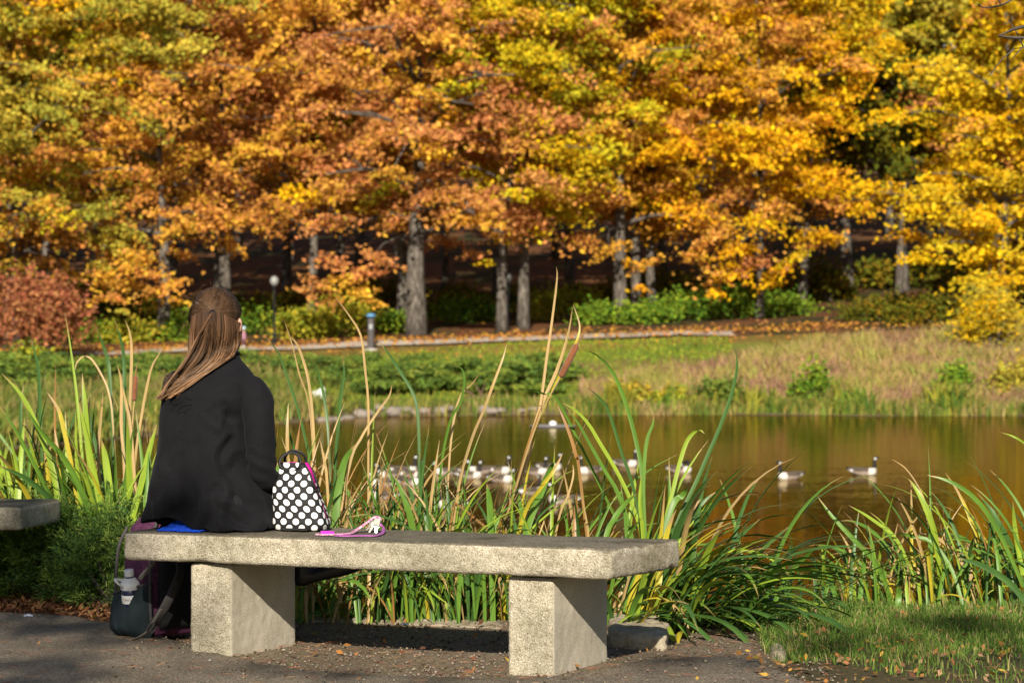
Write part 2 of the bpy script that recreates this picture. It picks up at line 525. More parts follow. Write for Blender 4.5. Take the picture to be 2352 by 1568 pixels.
def make_tree(name, label, base, H, cw, crown0, trunk_d, palf, nleaf, lsize, seed, lean=0.0, extra=(), group='trees of the woods', sprays=1.0):
    """base point, height, crown half width, height where leaves start; palf(relative height, u) -> palette"""
    r = np.random.default_rng(seed); rnd = random.Random(seed)
    root = empty(name, base)
    tag(root, label, 'tree', group)
    wood = MB()
    top = Vector((lean * 2.2, rnd.uniform(.2, 1.2), H * 0.86))
    tp = spline([(0, 0, -0.4), (lean * 0.25 + rnd.uniform(-.2, .2), 0, H * 0.2), (lean * 1.2 + rnd.uniform(-.7, .7), .3, H * 0.5), top], 9)
    tr = [trunk_d / 2 * (1.35, 1.05, 0.93, 0.8, 0.58, 0.42, 0.3, 0.2, 0.1)[i] for i in range(9)]
    wood.tube(tp, tr, 9)
    cl_c, cl_r, cl_h = [], [], []
    nl = 22
    for k in range(nl):
        hk = crown0 * 1.12 + (H * 0.9 - crown0 * 1.12) * ((k + rnd.random() * 0.6) / nl)
        u = (hk - crown0) / max(0.1, H - crown0)
        prof = max(0.25, math.sin(math.pi * min(1, max(0.0, 0.16 + 0.8 * u)))) ** 0.7
        az = k * 2.4 + rnd.uniform(-.5, .5)
        if k % 3 == 2: az = -math.pi / 2 + rnd.uniform(-.9, .9)
        L = cw * prof * rnd.uniform(0.75, 1.12)
        i = min(7, max(0, int(hk / (H * 0.86) * 8)))
        s = tp[i].lerp(tp[i + 1], min(1, max(0, hk / (H * 0.86) * 8 - i)))
        dirv = Vector((math.cos(az), math.sin(az), 0))
        rise = rnd.uniform(0.05, 0.45) * (0.5 + u)
        e = s + dirv * L + Vector((0, 0, L * rise - (0.5 if u < 0.2 else 0)))
        mid = s.lerp(e, 0.5) + Vector((rnd.uniform(-.3, .3), rnd.uniform(-.3, .3), 0.12 * L))
        lp = spline([s, mid, e], 6)
        rr = max(0.05, trunk_d * 0.20 * (1 - 0.55 * u))
        wood.tube(lp, [rr * (1 - 0.16 * q) for q in range(6)], 5)
        for q in range(5):
            w = rnd.uniform(0.25, 1.05)
            j = min(4, int(w * 5)); p = lp[j].lerp(lp[j + 1], min(1, w * 5 - j))
            off = Vector((rnd.gauss(0, 1), rnd.gauss(0, 1), rnd.gauss(0, 0.45))) * (0.16 * L + 0.35)
            c = p + off
            if q < 3: wood.tube([p, p.lerp(c, .6) + Vector((0, 0, .1)), c], [rr * 0.4, rr * 0.28, rr * .12], 4, cap=False)
            cl_c.append(c); cl_r.append(rnd.uniform(0.75, 1.35)); cl_h.append(u)
    for (px, py, dd, rad) in extra:
        c = at(px, py, base[1] + dd) - Vector(base)
        s = tp[3]
        if rad > 0.85 and rnd.random() < .4: wood.tube(spline([s, s.lerp(c, .55) + Vector((rnd.uniform(-.4, .4), 0, .6)), c], 5), [0.07, 0.055, 0.04, 0.03, 0.012], 4, cap=False)
        cl_c.append(c); cl_r.append(rad); cl_h.append(0.0)
    cl_c = np.array([tuple(c) for c in cl_c]); cl_r = np.array(cl_r); cl_h = np.array(cl_h)
    n = nleaf
    wgt = cl_r ** 2; ci = r.choice(len(cl_c), n, p=wgt / wgt.sum())
    # every clump is a shallow tilted plate of leaves
    d = r.normal(size=(n, 3)) * np.array([0.52, 0.52, 0.15])
    tilt = r.normal(size=(len(cl_c), 2)) * 0.25
    d[:, 2] += d[:, 0] * tilt[ci, 0] + d[:, 1] * tilt[ci, 1] - 0.18 * (d[:, 0] ** 2 + d[:, 1] ** 2)
    C = cl_c[ci] + d * cl_r[ci][:, None] * 1.25
    cols = np.zeros((n, 3))
    cj = r.integers(0, 4, len(cl_c))
    for q in range(len(cl_c)):
        m = ci == q
        if not m.any(): continue
        P = palf(cl_h[q], r.random())
        if r.random() < .09: P = MIXP[r.integers(0, 4)]
        idx = np.where(r.random(m.sum()) < 0.62, cj[q], r.integers(0, 4, m.sum()))
        cols[m] = pal(P, idx, r, 0.17) * r.uniform(.82, 1.12)
    V, F, cc = leaf_cloud(C, lsize * r.uniform(0.7, 1.25, n), cols, bias=(-0.15, -0.55, 0.75), bw=0.75, r=r)
    wood.build('trunk', BARK, root, smooth=True)
    link('crown', mesh_np('crown', V, F, cc), root, LEAF)
    return root


def gpt(px, py_hint, d):
    x = (px - CX) / FPX * d
    return (x, d, height(x, d))


P = lambda a, b=None, t=0.5: (lambda h, u: (a if (b is None or u > t) else b))
def HP(low, high, cut=0.45, mixp=0.15):
    return lambda h, u: (high if (h > cut) != (u < mixp) else low)

front = [
    # px, d, trunk m, H, half width, crown start, palette, label, extra drooping clumps
    (30, 158, 0.95, 24, 6.4, 4.6, HP(ORANGE, OLIVE, 0.35), 'thick trunked tree with olive gold leaves above the reddish bush', [(100, 470, -4, 1.1), (150, 520, -4, 1.0), (70, 520, -3, 1.0)]),
    (110, 160, 0.6, 24, 5.2, 7.5, HP(OLIVE, YGREEN, .6), 'slim tree with olive leaves behind the reddish bush', []),
    (375, 160, 0.75, 25, 5.4, 7.0, HP(ORANGE, OLIVE, 0.55), 'orange oak with a low spray of leaves hanging left of the seated woman',
     [(240, 640, -4, .9), (290, 610, -4, 1.0), (340, 625, -4, 1.0), (395, 650, -4, .8), (260, 680, -4, .7), (350, 670, -4, .8), (285, 715, -4, .55), (215, 690, -4, .6), (410, 690, -4, .5), (320, 585, -4, 1.)]),
    (520, 168, 0.8, 26, 5.2, 8.2, HP(RUST, ORANGE, .5, .3), 'rust orange tree rising behind the head of the seated woman', []),
    (715, 165, 0.6, 26, 5.2, 8.0, HP(ORANGE, ORANGE), 'orange tree with a slim trunk right of the globe lamp', [(640, 470, -4, 1.1), (600, 500, -3, 1.1), (690, 440, -3, 1.2)]),
    (958, 157, 1.15, 26, 6.2, 7.0, HP(RUST, ORANGE, .6, .25), 'big rust leaved tree with the thickest pale trunk by the path',
     [(740, 660, -3, .8), (790, 640, -3, 1.0), (840, 625, -3, 1.0), (700, 670, -3, .6), (830, 670, -3, .8), (770, 600, -3, 1.0), (870, 590, -3, 1.0), (760, 690, -3, .6), (855, 690, -3, .6), (720, 640, -3, .6)]),
    (922, 164, 0.75, 24, 4.2, 8.0, P(RUST), 'dark trunked rust tree tucked behind the thickest trunk', []),
    (1153, 160, 0.66, 25, 5.2, 7.6, HP(RUST, YGREEN, .42, .2), 'tree with rust lower leaves and the left one of two neighbouring pale trunks', [(1090, 585, -3, .7), (1110, 600, -3, .5)]),
    (1202, 161, 0.72, 26, 5.2, 8.2, HP(YELLOW, YGREEN, .3, .15), 'yellow green tree, the right one of two neighbouring pale trunks', []),
    (1425, 164, 0.85, 25, 5.4, 7.4, HP(ORANGE, YGREEN, .4, .25), 'tree with lime and orange leaves, dark trunk left of the three slim trunks', [(1340, 550, -3, 1.1), (1400, 570, -3, .9)]),
    (1464, 168, 0.65, 25, 5.0, 7.4, HP(GOLD, ORANGE, .5, .3), 'golden tree, leftmost of three slim trunks growing together', [(1470, 610, -4, .7), (1475, 660, -4, .5), (1440, 600, -4, .6)]),
    (1500, 169, 0.6, 24, 5.0, 7.2, HP(ORANGE, GOLD, .4, .3), 'orange gold tree, rightmost of three slim trunks growing together', [(1500, 600, -3, .6)]),
    (1745, 166, 0.5, 24, 5.6, 6.4, HP(GOLD, ORANGE, .6, .3), 'golden tree with a low hanging spray right of the three slim trunks',
     [(1640, 640, -4, .9), (1690, 620, -4, 1.0), (1740, 600, -4, 1.1), (1790, 620, -4, .9), (1650, 675, -4, .6), (1770, 650, -4, .7), (1600, 590, -4, .9), (1700, 570, -4, 1.2), (1820, 590, -4, .8), (1620, 560, -4, 1.)]),
    (1842, 173, 0.6, 24, 4.6, 8, HP(GOLD, YELLOW), 'yellow tree with a thin dark trunk at the shaded gap', []),
    (1950, 184, 0.85, 23, 4.2, 10.5, HP(SHADE_GREEN, YGREEN, .5, .1), 'greenish tree standing in the shaded gap of the woods', [(1950, 480, -6, .9)]),
    (2075, 186, 0.78, 23, 4.2, 10.5, HP(SHADE_GREEN, YGREEN, .45, .1), 'greenish tree behind the bright yellow one, pale straight trunk', []),
    (2300, 152, 0.7, 25, 6.2, 4.4, HP(YELLOW, YELLOW), 'bright yellow tree at the picture edge leaning over the prairie',
     [(2110, 590, -3, 1.0), (2160, 560, -3, 1.1), (2230, 640, -3, 1.0), (2270, 690, -3, 1.0), (2320, 720, -3, .9), (2240, 720, -3, .8), (2120, 480, -3, 1.2), (2190, 500, -3, 1.2), (2300, 640, -3, 1.1), (2150, 440, -3, 1.2), (2250, 580, -3, 1.1)]),
    (2430, 158, 0.7, 25, 5.6, 4.0, P(YELLOW, GOLD, .3), 'golden yellow tree partly beyond the picture edge', []),
    (-110, 160, 0.7, 24, 5.4, 4.6, HP(ORANGE, OLIVE, .4), 'olive and orange tree at the left edge of the woods', []),
]
for k, (px, d, td, H, cw, c0, pf, lab, ex) in enumerate(front):
    make_tree('autumn_tree', lab, gpt(px, 0, d), H, cw * 1.16, c0, td, pf, 19000, 0.175, 100 + k, lean=random.uniform(-.5, .5), extra=ex, group='trees at the front of the woods')

nk = ['orange', 'rust brown', 'golden', 'olive', 'yellow']
for row, (d0, step, nleaf, ls, nm) in enumerate([(190, 128, 8200, 0.24, 'second'), (220, 150, 5600, 0.34, 'third'), (255, 175, 4200, 0.46, 'last')]):
    k = 0
    for px in range(-120 + row * 37, 2500, step):
        rr_ = random.random()
        if px < 350: pf = P(OLIVE, ORANGE, .4)
        elif px < 1150: pf = P(ORANGE, RUST, .5)
        elif px < 1500: pf = P(YGREEN, GOLD, .5)
        elif px < 1850: pf = P(GOLD, ORANGE, .4)
        elif px < 2120: pf = HP(SHADE_GREEN, OLIVE, .55)
        else: pf = P(YELLOW, YGREEN, .3)
        d = d0 + random.uniform(-8, 8)
        make_tree('forest_tree', 'autumn tree hidden among the %s row of the woods' % nm, gpt(px + random.uniform(-30, 30), 0, d), random.uniform(23, 29), 5.6, random.uniform(8.5, 11),
                  random.uniform(0.45, 0.8), pf, nleaf, ls, 500 + row * 100 + k, group='trees in the %s row of the woods' % nm)
        k += 1
# ================================================================ far bank and the edge of the woods
FERN = leaf_mat('shrub_leaves', 0.25)


def cloud_obj(name, parts, mat, parent=None, seed=1):
    """parts: list of (centres, size, colours, bias, aspect)"""
    r = np.random.default_rng(seed)
    Vs, Fs, Cs, b = [], [], [], 0
    for C, s, col, bias, asp in parts:
        V, F, c = leaf_cloud(np.asarray(C), s, col, bias=bias, aspect=asp, r=r)
        Vs.append(V); Fs.append(F + b); Cs.append(c); b += len(V)
    return link(name, mesh_np(name, np.concatenate(Vs), np.concatenate(Fs), np.concatenate(Cs)), parent, mat)


def bush(name, label, cat, base, rx, ry, h, n, size, palette, seed, group=None, mat=None, stems=5, aspect=0.6, flat=0.5, lumps=26, z0=0.1):
    r = np.random.default_rng(seed); rnd = random.Random(seed)
    root = tag(empty(name, base), label, cat, group)
    lc = []
    for k in range(lumps):
        a = rnd.uniform(0, 6.283); q = math.sqrt(rnd.random()) * 0.92
        x, y = math.cos(a) * rx * q, math.sin(a) * ry * q
        zmax = h * math.sqrt(max(0.05, 1 - q * q))
        lc.append((x, y, zmax * rnd.uniform(0.45, 0.95) if lumps < 50 else zmax * rnd.uniform(.2, 1.12)))
    lc = np.array(lc)
    ci = r.integers(0, lumps, n)
    sc_ = np.array([min(rx, 2.2) * 0.26, min(ry, 2.2) * 0.26, h * 0.20 * flat * 2]) * (1.0 if lumps < 50 else .62)
    C = lc[ci] + r.normal(size=(n, 3)) * sc_
    C[:, 2] = np.maximum(C[:, 2], z0)
    cols = pal(palette, np.where(r.random(n) < 0.6, ci % len(palette), r.integers(0, len(palette), n)), r, 0.15)
    cloud_obj('foliage', [(C, size * r.uniform(0.7, 1.3, n), cols, (-0.1, -0.4, 0.9), aspect)], mat or FERN, root, seed)
    st = MB()
    for k in range(stems):
        e = Vector(lc[rnd.randrange(lumps)])
        st.tube([(rnd.uniform(-.1, .1) * rx, rnd.uniform(-.1, .1) * ry, -0.1), e * 0.5 + Vector((0, 0, .1)), e], [0.02 * h + 0.01, 0.014 * h + 0.008, 0.006 * h + 0.004], 5)
    st.build('stem', BARK, root)
    return root


JUN = [(0.12, 0.19, 0.035), (0.18, 0.25, 0.04), (0.075, 0.13, 0.03), (0.24, 0.29, 0.05)]
GRN = [(0.13, 0.24, 0.025), (0.20, 0.31, 0.03), (0.08, 0.16, 0.02), (0.26, 0.33, 0.03)]
YG = [(0.33, 0.35, 0.03), (0.42, 0.38, 0.03), (0.22, 0.28, 0.03), (0.46, 0.36, 0.04)]

# spreading junipers above the stony shore
for k, (px, d, rx, h, lab) in enumerate([
        (300, 137, 3.4, 1.1, 'low green juniper behind the cattails left of the woman'),
        (120, 137, 3.6, .9, 'dark low juniper at the far bank below the reddish bush'),
        (690, 137.5, 3.5, 1.8, 'spreading juniper right of the woman above the white lamp'),
        (850, 136.5, 3.4, 2.5, 'bright green spreading juniper below the blue topped post'),
        (1000, 139, 3.4, 2.3, 'broad juniper in the middle of the far bank'),
        (1160, 138, 3.2, 2.3, 'rounded juniper with bare brown branches at its foot'),
        (1240, 141, 2.0, 1.7, 'small juniper at the lawn end of the juniper row'),
        (520, 137.5, 3.4, 1.4, 'juniper on the far bank half hidden by the woman'),
        (60, 128, 3.4, 1.8, 'dark juniper on the left bank behind the thin cattails at the picture edge'), (210, 126, 3.4, 1.9, 'dark green juniper on the left bank behind the brown cattail spike'), (370, 130, 3.0, 1.8, 'juniper on the left bank beside the hair of the woman')]):
    x = (px - CX) / FPX * d
    bush('juniper_shrub', lab, 'shrub', (x, d, height(x, d) - 0.1), rx, 2.4, h * random.uniform(.62, .85), 4200, 0.19, JUN, 900 + k, 'junipers on the far bank', aspect=0.28, lumps=58, flat=.16)
tw = MB(); rnd = random.Random(5)
b0 = at(1110, 925, 135.6)
for k in range(26):
    a = rnd.uniform(0, 3.14)
    e = b0 + Vector((math.cos(a) * rnd.uniform(.4, 1.6), rnd.uniform(-.4, .6), abs(math.sin(a)) * rnd.uniform(.3, 1.1)))
    tw.tube([b0 + Vector((rnd.uniform(-.4, .4), 0, -.1)), b0.lerp(e, .6) + Vector((0, 0, .15)), e], [0.05, 0.035, 0.012], 5)
tag(tw.build('dead_branches', plain('dead_wood', (0.17, 0.10, 0.075), 0.9, 0.1)), 'tangle of bare brown branches under the juniper by the water', 'branches')

# reddish bush at the left edge
x = (75 - CX) / FPX * 146
bush('smoke_bush', 'reddish brown bush at the left edge in front of the woods', 'bush', (x, 146, height(x, 146)), 3.2, 2.4, 5.0, 5600, 0.14, RED, 931, stems=9, lumps=46, flat=.3, z0=1.0)

# understory at the edge of the woods
for k, (px, d, rx, h, n, pl, lab) in enumerate([
        (300, 159, 1.9, 1.5, 2200, YG, 'yellow green undergrowth shrub left of the orange oak trunk'),
        (420, 160, 1.8, 1.5, 2000, GRN, 'green undergrowth shrub right of the orange oak trunk'),
        (700, 158, 2.2, 1.7, 2600, YG, 'yellow green undergrowth shrub left of the blue topped post'),
        (800, 160, 2.4, 2.3, 3000, YG, 'tall lime undergrowth shrub behind the blue topped post'),
        (900, 161, 1.4, 1.2, 1500, GRN, 'small green shrub beside the thickest trunk'),
        (1070, 172, 2.4, 1.6, 2400, GRN, 'green shrub deep between the thickest trunk and the paired trunks'),
        (1290, 172, 2.4, 2.0, 2600, YG, 'lime undergrowth behind the paired pale trunks'),
        (1390, 164, 1.6, 1.4, 2200, GRN, 'bright green shrub at the foot of the dark trunk'),
        (1480, 163, 1.7, 1.3, 2400, GRN, 'bright green shrub at the foot of the three slim trunks'),
        (1590, 166, 2.2, 1.7, 3000, GRN, 'dark green shrub right of the three slim trunks'),
        (1700, 167, 2.2, 1.8, 3000, GRN, 'green shrub under the low golden spray'),
        (1790, 169, 1.8, 1.5, 2200, GRN, 'green shrub at the shaded end of the path'),
        (2040, 158, 3.0, 1.4, 3000, SHADE_GREEN, 'dark shrub in the shade behind the prairie grass'),
        (2160, 152, 3.2, 1.6, 3400, SHADE_GREEN, 'dark shrub in the shade of the bright yellow tree'),
        (160, 160, 2.4, 1.5, 2200, GRN, 'green undergrowth behind the reddish bush'),
        (560, 166, 2.4, 1.6, 2000, GRN, 'green undergrowth behind the globe lamp')]):
    x = (px - CX) / FPX * d
    bush('undergrowth_shrub', lab, 'shrub', (x, d, height(x, d) - .05), rx, 1.3, h, n, 0.13, pl, 950 + k, 'shrubs at the edge of the woods', lumps=20)
x = (2275 - CX) / FPX * 141
bush('sumac_shrub', 'olive yellow feathery shrub at the right edge above the prairie', 'shrub', (x, 141, height(x, 141)), 1.6, 1.4, 4.4, 4200, 0.15, OLIVE + YELLOW, 981, aspect=0.3, lumps=24, flat=.3)

# fallen leaves on lawn edge and forest floor
n = 5200
X = rng.uniform(-42, 42, n); Y = np.where(rng.random(n) < .2, rng.uniform(145, 149.6, n), 149.2 + rng.gamma(1.4, 3.0, n))
Z = np.array([height(a, b) + (.17 if 148.5 < b < 152 else .05) for a, b in zip(X, Y)])
tag(cloud_obj('fallen_leaves', [(np.c_[X, Y, Z], 0.12 * rng.uniform(.6, 1.4, n), pal(ORANGE + RUST, rng.integers(0, 8, n), rng, .2) * .8, (0, -.3, 2.5), .7)], LEAF, None, 3),
    'orange fallen leaves strewn under the trees and beside the far path', 'leaves', kind='stuff')


def grass_np(n, X, Y, Z, H, lean, W, cols, r):
    """blades as single bent triangles pairs"""
    a = r.uniform(0, 6.283, n); la = r.uniform(0, 6.283, n); lm = np.abs(r.normal(size=n)) * lean * H
    t = np.c_[np.cos(a), np.sin(a), np.zeros(n)] * (W / 2)[:, None]
    b = np.c_[X, Y, Z]
    m = b + np.c_[np.cos(la) * lm * .35, np.sin(la) * lm * .35, H * .6]
    tp = b + np.c_[np.cos(la) * lm, np.sin(la) * lm, H * np.sqrt(np.maximum(.2, 1 - lean * lean * .3))]
    V = np.stack([b - t, b + t, m + t * .75, m - t * .75, tp], 1).reshape(-1, 3)
    k = np.arange(n) * 5
    F = np.concatenate([np.c_[k, k + 1, k + 2], np.c_[k, k + 2, k + 3], np.c_[k + 3, k + 2, k + 4]])
    return V, F, np.repeat(cols, 5, axis=0)


def prairie(name, label, n, xr, yr, hr, width, palette, seed, dens=None, lean=.45):
    r = np.random.default_rng(seed)
    X = r.uniform(*xr, n); u = r.random(n)
    Y = np.array([(shore(a) + yr[0]) for a in X]) + u * (yr[1] - yr[0])
    if dens is not None:
        k = np.array([dens(a, b) for a, b in zip(X, Y)]) > r.random(n); X, Y = X[k], Y[k]
    n = len(X)
    Z = np.array([height(a, b) - .03 for a, b in zip(X, Y)])
    H = r.uniform(*hr, n)
    nz = np.array([noise.noise(Vector((a * .35, b * .5, seed))) for a, b in zip(X, Y)])
    H *= 1 + .5 * nz
    idx = np.clip(((nz + .5) * len(palette) + r.normal(size=n) * .9).astype(int), 0, len(palette) - 1)
    V, F, c = grass_np(n, X, Y, Z, H, lean, width * r.uniform(.6, 1.4, n), pal(palette, idx, r, .16), r)
    return tag(link(name, mesh_np(name, V, F, c), None, LEAF), label, 'grass', kind='stuff')


prairie('prairie_grass', 'tan and pinkish dry prairie grass on the far bank', 30000, (3.5, 34), (1.5, 17), (.5, 1.15), .10,
        [(0.33, 0.19, 0.12), (0.38, 0.24, 0.14), (0.44, 0.31, 0.13), (0.40, 0.32, 0.10), (0.34, 0.33, 0.08)], 41,
        lambda a, b: min(1, max(0, (a - 3.5 + (145 - b) * .25) / 3.0)) * (1 if b < 137.5 + max(0, a - 5) * .55 else 0))
prairie('shore_grass', 'green and straw grass along the far waterline', 16000, (-36, 34), (-.3, 2.2), (.35, .9), .08,
        [(0.38, 0.29, 0.12), (0.30, 0.27, 0.07), (0.16, 0.22, 0.04), (0.36, 0.31, 0.07), (0.11, 0.17, 0.03)], 42,
        lambda a, b: .25 if -13 < a < 3 else 1.0)
prairie('shore_reeds', 'green reeds standing in clumps along the far waterline', 5000, (4, 34), (-.2, 1.6), (.8, 1.5), .13,
        [(0.13, 0.22, 0.03), (0.22, 0.28, 0.04), (0.08, 0.15, 0.025), (0.32, 0.31, 0.04)], 43, lambda a, b: max(0, noise.noise(Vector((a * .45, 0, 8))) * 2.2))
prairie('lawn_grass', 'short green lawn grass below the far path', 24000, (-36, 12), (6, 18.4), (.10, .22), .10,
        [(0.18, 0.26, 0.03), (0.24, 0.30, 0.035), (0.30, 0.30, 0.04), (0.15, 0.23, 0.03)], 44, lambda a, b: 1 if b < 148.6 else 0)
for k, (px, py, h, pl, lab) in enumerate([
        (1870, 905, 1.9, GRN, 'dark green bush by the far water, left of the reed clump'),
        (2200, 915, 1.5, GRN, 'dark green bush by the far water near the picture edge'),
        (2330, 880, 2.0, OLIVE, 'olive brown bush by the far water at the picture edge'),
        (1650, 880, 1.5, JUN, 'green bush among the pinkish dry grass'),
        (1535, 905, .8, YG, 'small yellow shrub at the far waterline'),
        (1440, 900, 1.1, OLIVE, 'small brown shrub at the far waterline'),
        (60, 945, 1.6, YG, 'yellow green shrub on the far shore at the left edge')]):
    d = 131.8; x = (px - CX) / FPX * d
    bush('waterside_bush', lab, 'bush', (x, d, height(x, d)), 1.1, .7, h, 900, 0.13, pl, 1000 + k, 'bushes along the far shore', lumps=14)

# pale stones of the far shore
ST = plain('shore_stone', (0.25, 0.21, 0.18), 0.9, 0.2, var=.35, scale=3)


def stone_mesh(seed, n1=7, n2=10, sq=0.6):
    r = random.Random(seed); V, F = [], []
    for j in range(n1 + 1):
        th = math.pi * j / n1
        for i in range(n2):
            a = 2 * math.pi * i / n2
            p = Vector((math.sin(th) * math.cos(a), math.sin(th) * math.sin(a), math.cos(th)))
            p *= 1 + .28 * noise.noise(p * 1.6 + Vector((seed * 3.1, 0, 0))) + .12 * noise.noise(p * 4 + Vector((0, seed, 0)))
            V.append((p.x, p.y, p.z * sq))
    for j in range(n1):
        for i in range(n2): F.append((j * n2 + i, (j + 1) * n2 + i, (j + 1) * n2 + (i + 1) % n2, j * n2 + (i + 1) % n2))
    return MB().add(V, F).mesh('stone', True)


stones = [stone_mesh(s) for s in range(6)]
rnd = random.Random(12)
for m_ in stones: m_.materials.append(ST)
spx = [(700, 966, .34), (722, 958, .3), (748, 960, .42), (775, 968, .36), (800, 962, .3), (826, 970, .44), (845, 960, .3), (872, 965, .35), (905, 962, .42), (934, 962, .34), (975, 962, .28),
       (1012, 960, .36), (1028, 962, .3), (1046, 950, .28), (1110, 946, .34), (1130, 950, .3), (1152, 952, .26), (1198, 956, .2), (660, 968, .36), (892, 950, .22), (1225, 960, .2), (955, 955, .25)]
for k, (px, py, s) in enumerate(spx):
    d = shore((px - CX) / FPX * 130) + rnd.uniform(.1, .9); x = (px - CX) / FPX * d
    o = link('shore_stone', stones[k % 6]); o.location = (x, d, height(x, d) + .12); o.scale = (s * rnd.uniform(1, 1.5), s, s * rnd.uniform(.9, 1.2)); o.rotation_euler = (0, 0, rnd.uniform(0, 6))
    tag(o, 'pale stone in the row along the far waterline below the junipers', 'stone', 'pale stones along the far waterline')

# ---------------------------------------------------------------- lamps, post, white lamp head, float, child
BLK = plain('black_iron', (0.012, 0.013, 0.015), 0.6, 0.2, var=.3)
GLOBE = plain('frosted_globe', (0.27, 0.27, 0.26), 0.35, 0.4, var=.06)
GLOBE_SHADED = plain('shaded_globe', (0.07, 0.07, 0.068), 0.4, 0.3, var=.1)  # same frosted globe, tree shade put into a darker colour


def park_lamp(px, d, top_py, label, gm=None):
    x = (px - CX) / FPX * d; z = height(x, d)
    h = at(px, top_py, d).z - z
    root = tag(empty('park_lamp', (x, d, z)), label, 'lamp', 'globe lamps along the far path')
    MB().lathe([(.16, -.1), (.16, .12), (.11, .2), (.10, .6), (.065, .7), (.055, h - .75), (.09, h - .72), (.12, h - .62), (.10, h - .58)], 12).build('post', BLK, root)
    MB().lathe([(.02, h - .58), (.16, h - .52), (.235, h - .38), (.25, h - .28), (.235, h - .17), (.16, h - .05), (.05, h)], 16).build('globe', gm or GLOBE, root, True)
    MB().lathe([(.03, h - .01), (.05, h + .03), (.01, h + .12)], 8).build('finial', BLK, root)


park_lamp(630, 152.6, 634, 'globe lamp on a black post right behind the head of the woman')
park_lamp(1167, 161, 628, 'dim globe lamp on a dark post between two pale trunks', GLOBE_SHADED)
park_lamp(1744, 167, 605, 'dark lamp post half hidden by the low golden spray', GLOBE_SHADED)

x = (852 - CX) / FPX * 147.6; z = height(x, 147.6)
root = tag(empty('emergency_post', (x, 147.6, z)), 'dark pillar with a blue light on top beside the far path', 'emergency post')
PIL = plain('pillar_grey', (0.085, 0.075, 0.075), 0.5, 0.4, var=.2, scale=3)
MB().lathe([(.40, -.12), (.40, .06), (.38, .09)], 16).build('base_pad', plain('pad', (.4, .37, .33), .9, .1), root)
MB().lathe([(.19, .09), (.19, 1.72), (.17, 1.75)], 16).build('pillar', PIL, root, False)
MB().box((0, -.19, 1.3), (.18, .05, .28)).build('call_panel', plain('panel', (.3, .32, .33), .4, .5), root)
MB().lathe([(.10, 1.75), (.10, 1.82)], 14).build('neck', BLK, root)
MB().lathe([(.24, 1.82), (.26, 1.86), (.26, 1.95), (.18, 2.02), (.03, 2.04)], 18).build('blue_light', plain('blue_glass', (.07, .22, .42), .2, .6), root, True)

# small white lamp head on a dark post at the far shore
p = at(735, 925, 129.0); x = p.x; z = height(x, 129.0)
root = tag(empty('shore_lamp', (x, 129.0, z)), 'small white box lamp on a dark post at the far shore', 'lamp')
MB().lathe([(.06, -.1), (.06, p.z - z - .1), (.22, p.z - z - .05), (.24, p.z - z + .05)], 12).build('post', BLK, root)
h0 = p.z - z + .05
hd = MB()
hd.add([(-.27, -.25, h0), (.27, -.25, h0), (.27, .25, h0), (-.27, .25, h0), (-.33, -.3, h0 + .5), (.22, -.3, h0 + .72), (.22, .3, h0 + .72), (-.33, .3, h0 + .5)],
       [(3, 2, 1, 0), (4, 5, 6, 7), (0, 1, 5, 4), (1, 2, 6, 5), (2, 3, 7, 6), (3, 0, 4, 7)])
hd.build('lamp_head', plain('white_acrylic', (.86, .86, .84), .4, .4, var=.04), root)

# floating aerator out on the water
p = onz(1270, 980, WZ)
root = tag(empty('floating_aerator', p), 'white domed float on a flat grey raft near the far shore', 'float')
MB().lathe([(.30, -.05), (.95, .0), (1.0, .04), (.9, .07), (.2, .09)], 20).build('raft', plain('raft_grey', (.30, .29, .30), .6, .4), root)
MB().lathe([(.16, .07), (.15, .12), (.15, .18), (.10, .23), (.03, .25)], 14).build('dome', plain('dome_white', (.85, .85, .85), .4, .4, var=.03), root, True)

# a child walking on the far path, partly behind the head of the woman
cx_, cd = (560 - CX) / FPX * 149.8, 149.8
cz = height(cx_, cd) + .11
pieces = MB()
for sx, fwd in ((-1, .12), (1, -.12)):
    pieces.tube([(sx * .07, 0, .5), (sx * .075 + fwd * .4, 0, .28), (sx * .075 + fwd, 0, .06)], [.075, .055, .04], 8)
    pieces.tube([(sx * .075 + fwd, 0, .05), (sx * .075 + fwd + .04, -.1, .035)], [.045, .035], 8)
    pieces.tube([(sx * .14, 0, .80), (sx * .2, 0, .64), (sx * .19, -.08, .5)], [.05, .042, .035], 8)
pieces.tube([(0, 0, .44), (0, 0, .6), (0, 0, .78), (0, 0, .86)], [.11, .12, .13, .06], 10)
pieces.tube([(0, 0, .84), (0, 0, .93)], [.05, .05], 8)
pieces.lathe([(.01, .90), (.07, .93), (.095, 1.0), (.09, 1.08), (.05, 1.13), (.01, 1.14)], 10)
cm = remeshed(pieces.mesh(), .02, 3)
ch = link('person', cm); ch.location = (cx_, cd, cz); ch.rotation_euler = (0, 0, R(70))
t = NT('child_clothes'); sx_ = t.n('SeparateXYZ'); t.l(t.coord(), sx_.inputs[0])
t.base(t.ramp(sx_.outputs[2], [(0.0, (.75, .73, .7)), (.09, (.10, .05, .09)), (.42, (.40, .20, .26)), (.85, (.45, .3, .25)), (1.0, (.2, .1, .05))]))
t.t.nodes[-1].color_ramp.interpolation = 'CONSTANT'
t.set(.8, .2); cm.materials.append(t.m)
tag(ch, 'small child in pink jacket and white shoes walking on the far path', 'person')
MB().lathe([(.115, 1.04), (.12, 1.08), (.10, 1.15), (.04, 1.19), (.01, 1.2)], 12).build('hat', plain('pale_blue_knit', (.45, .62, .72), .9, .1), ch, True)

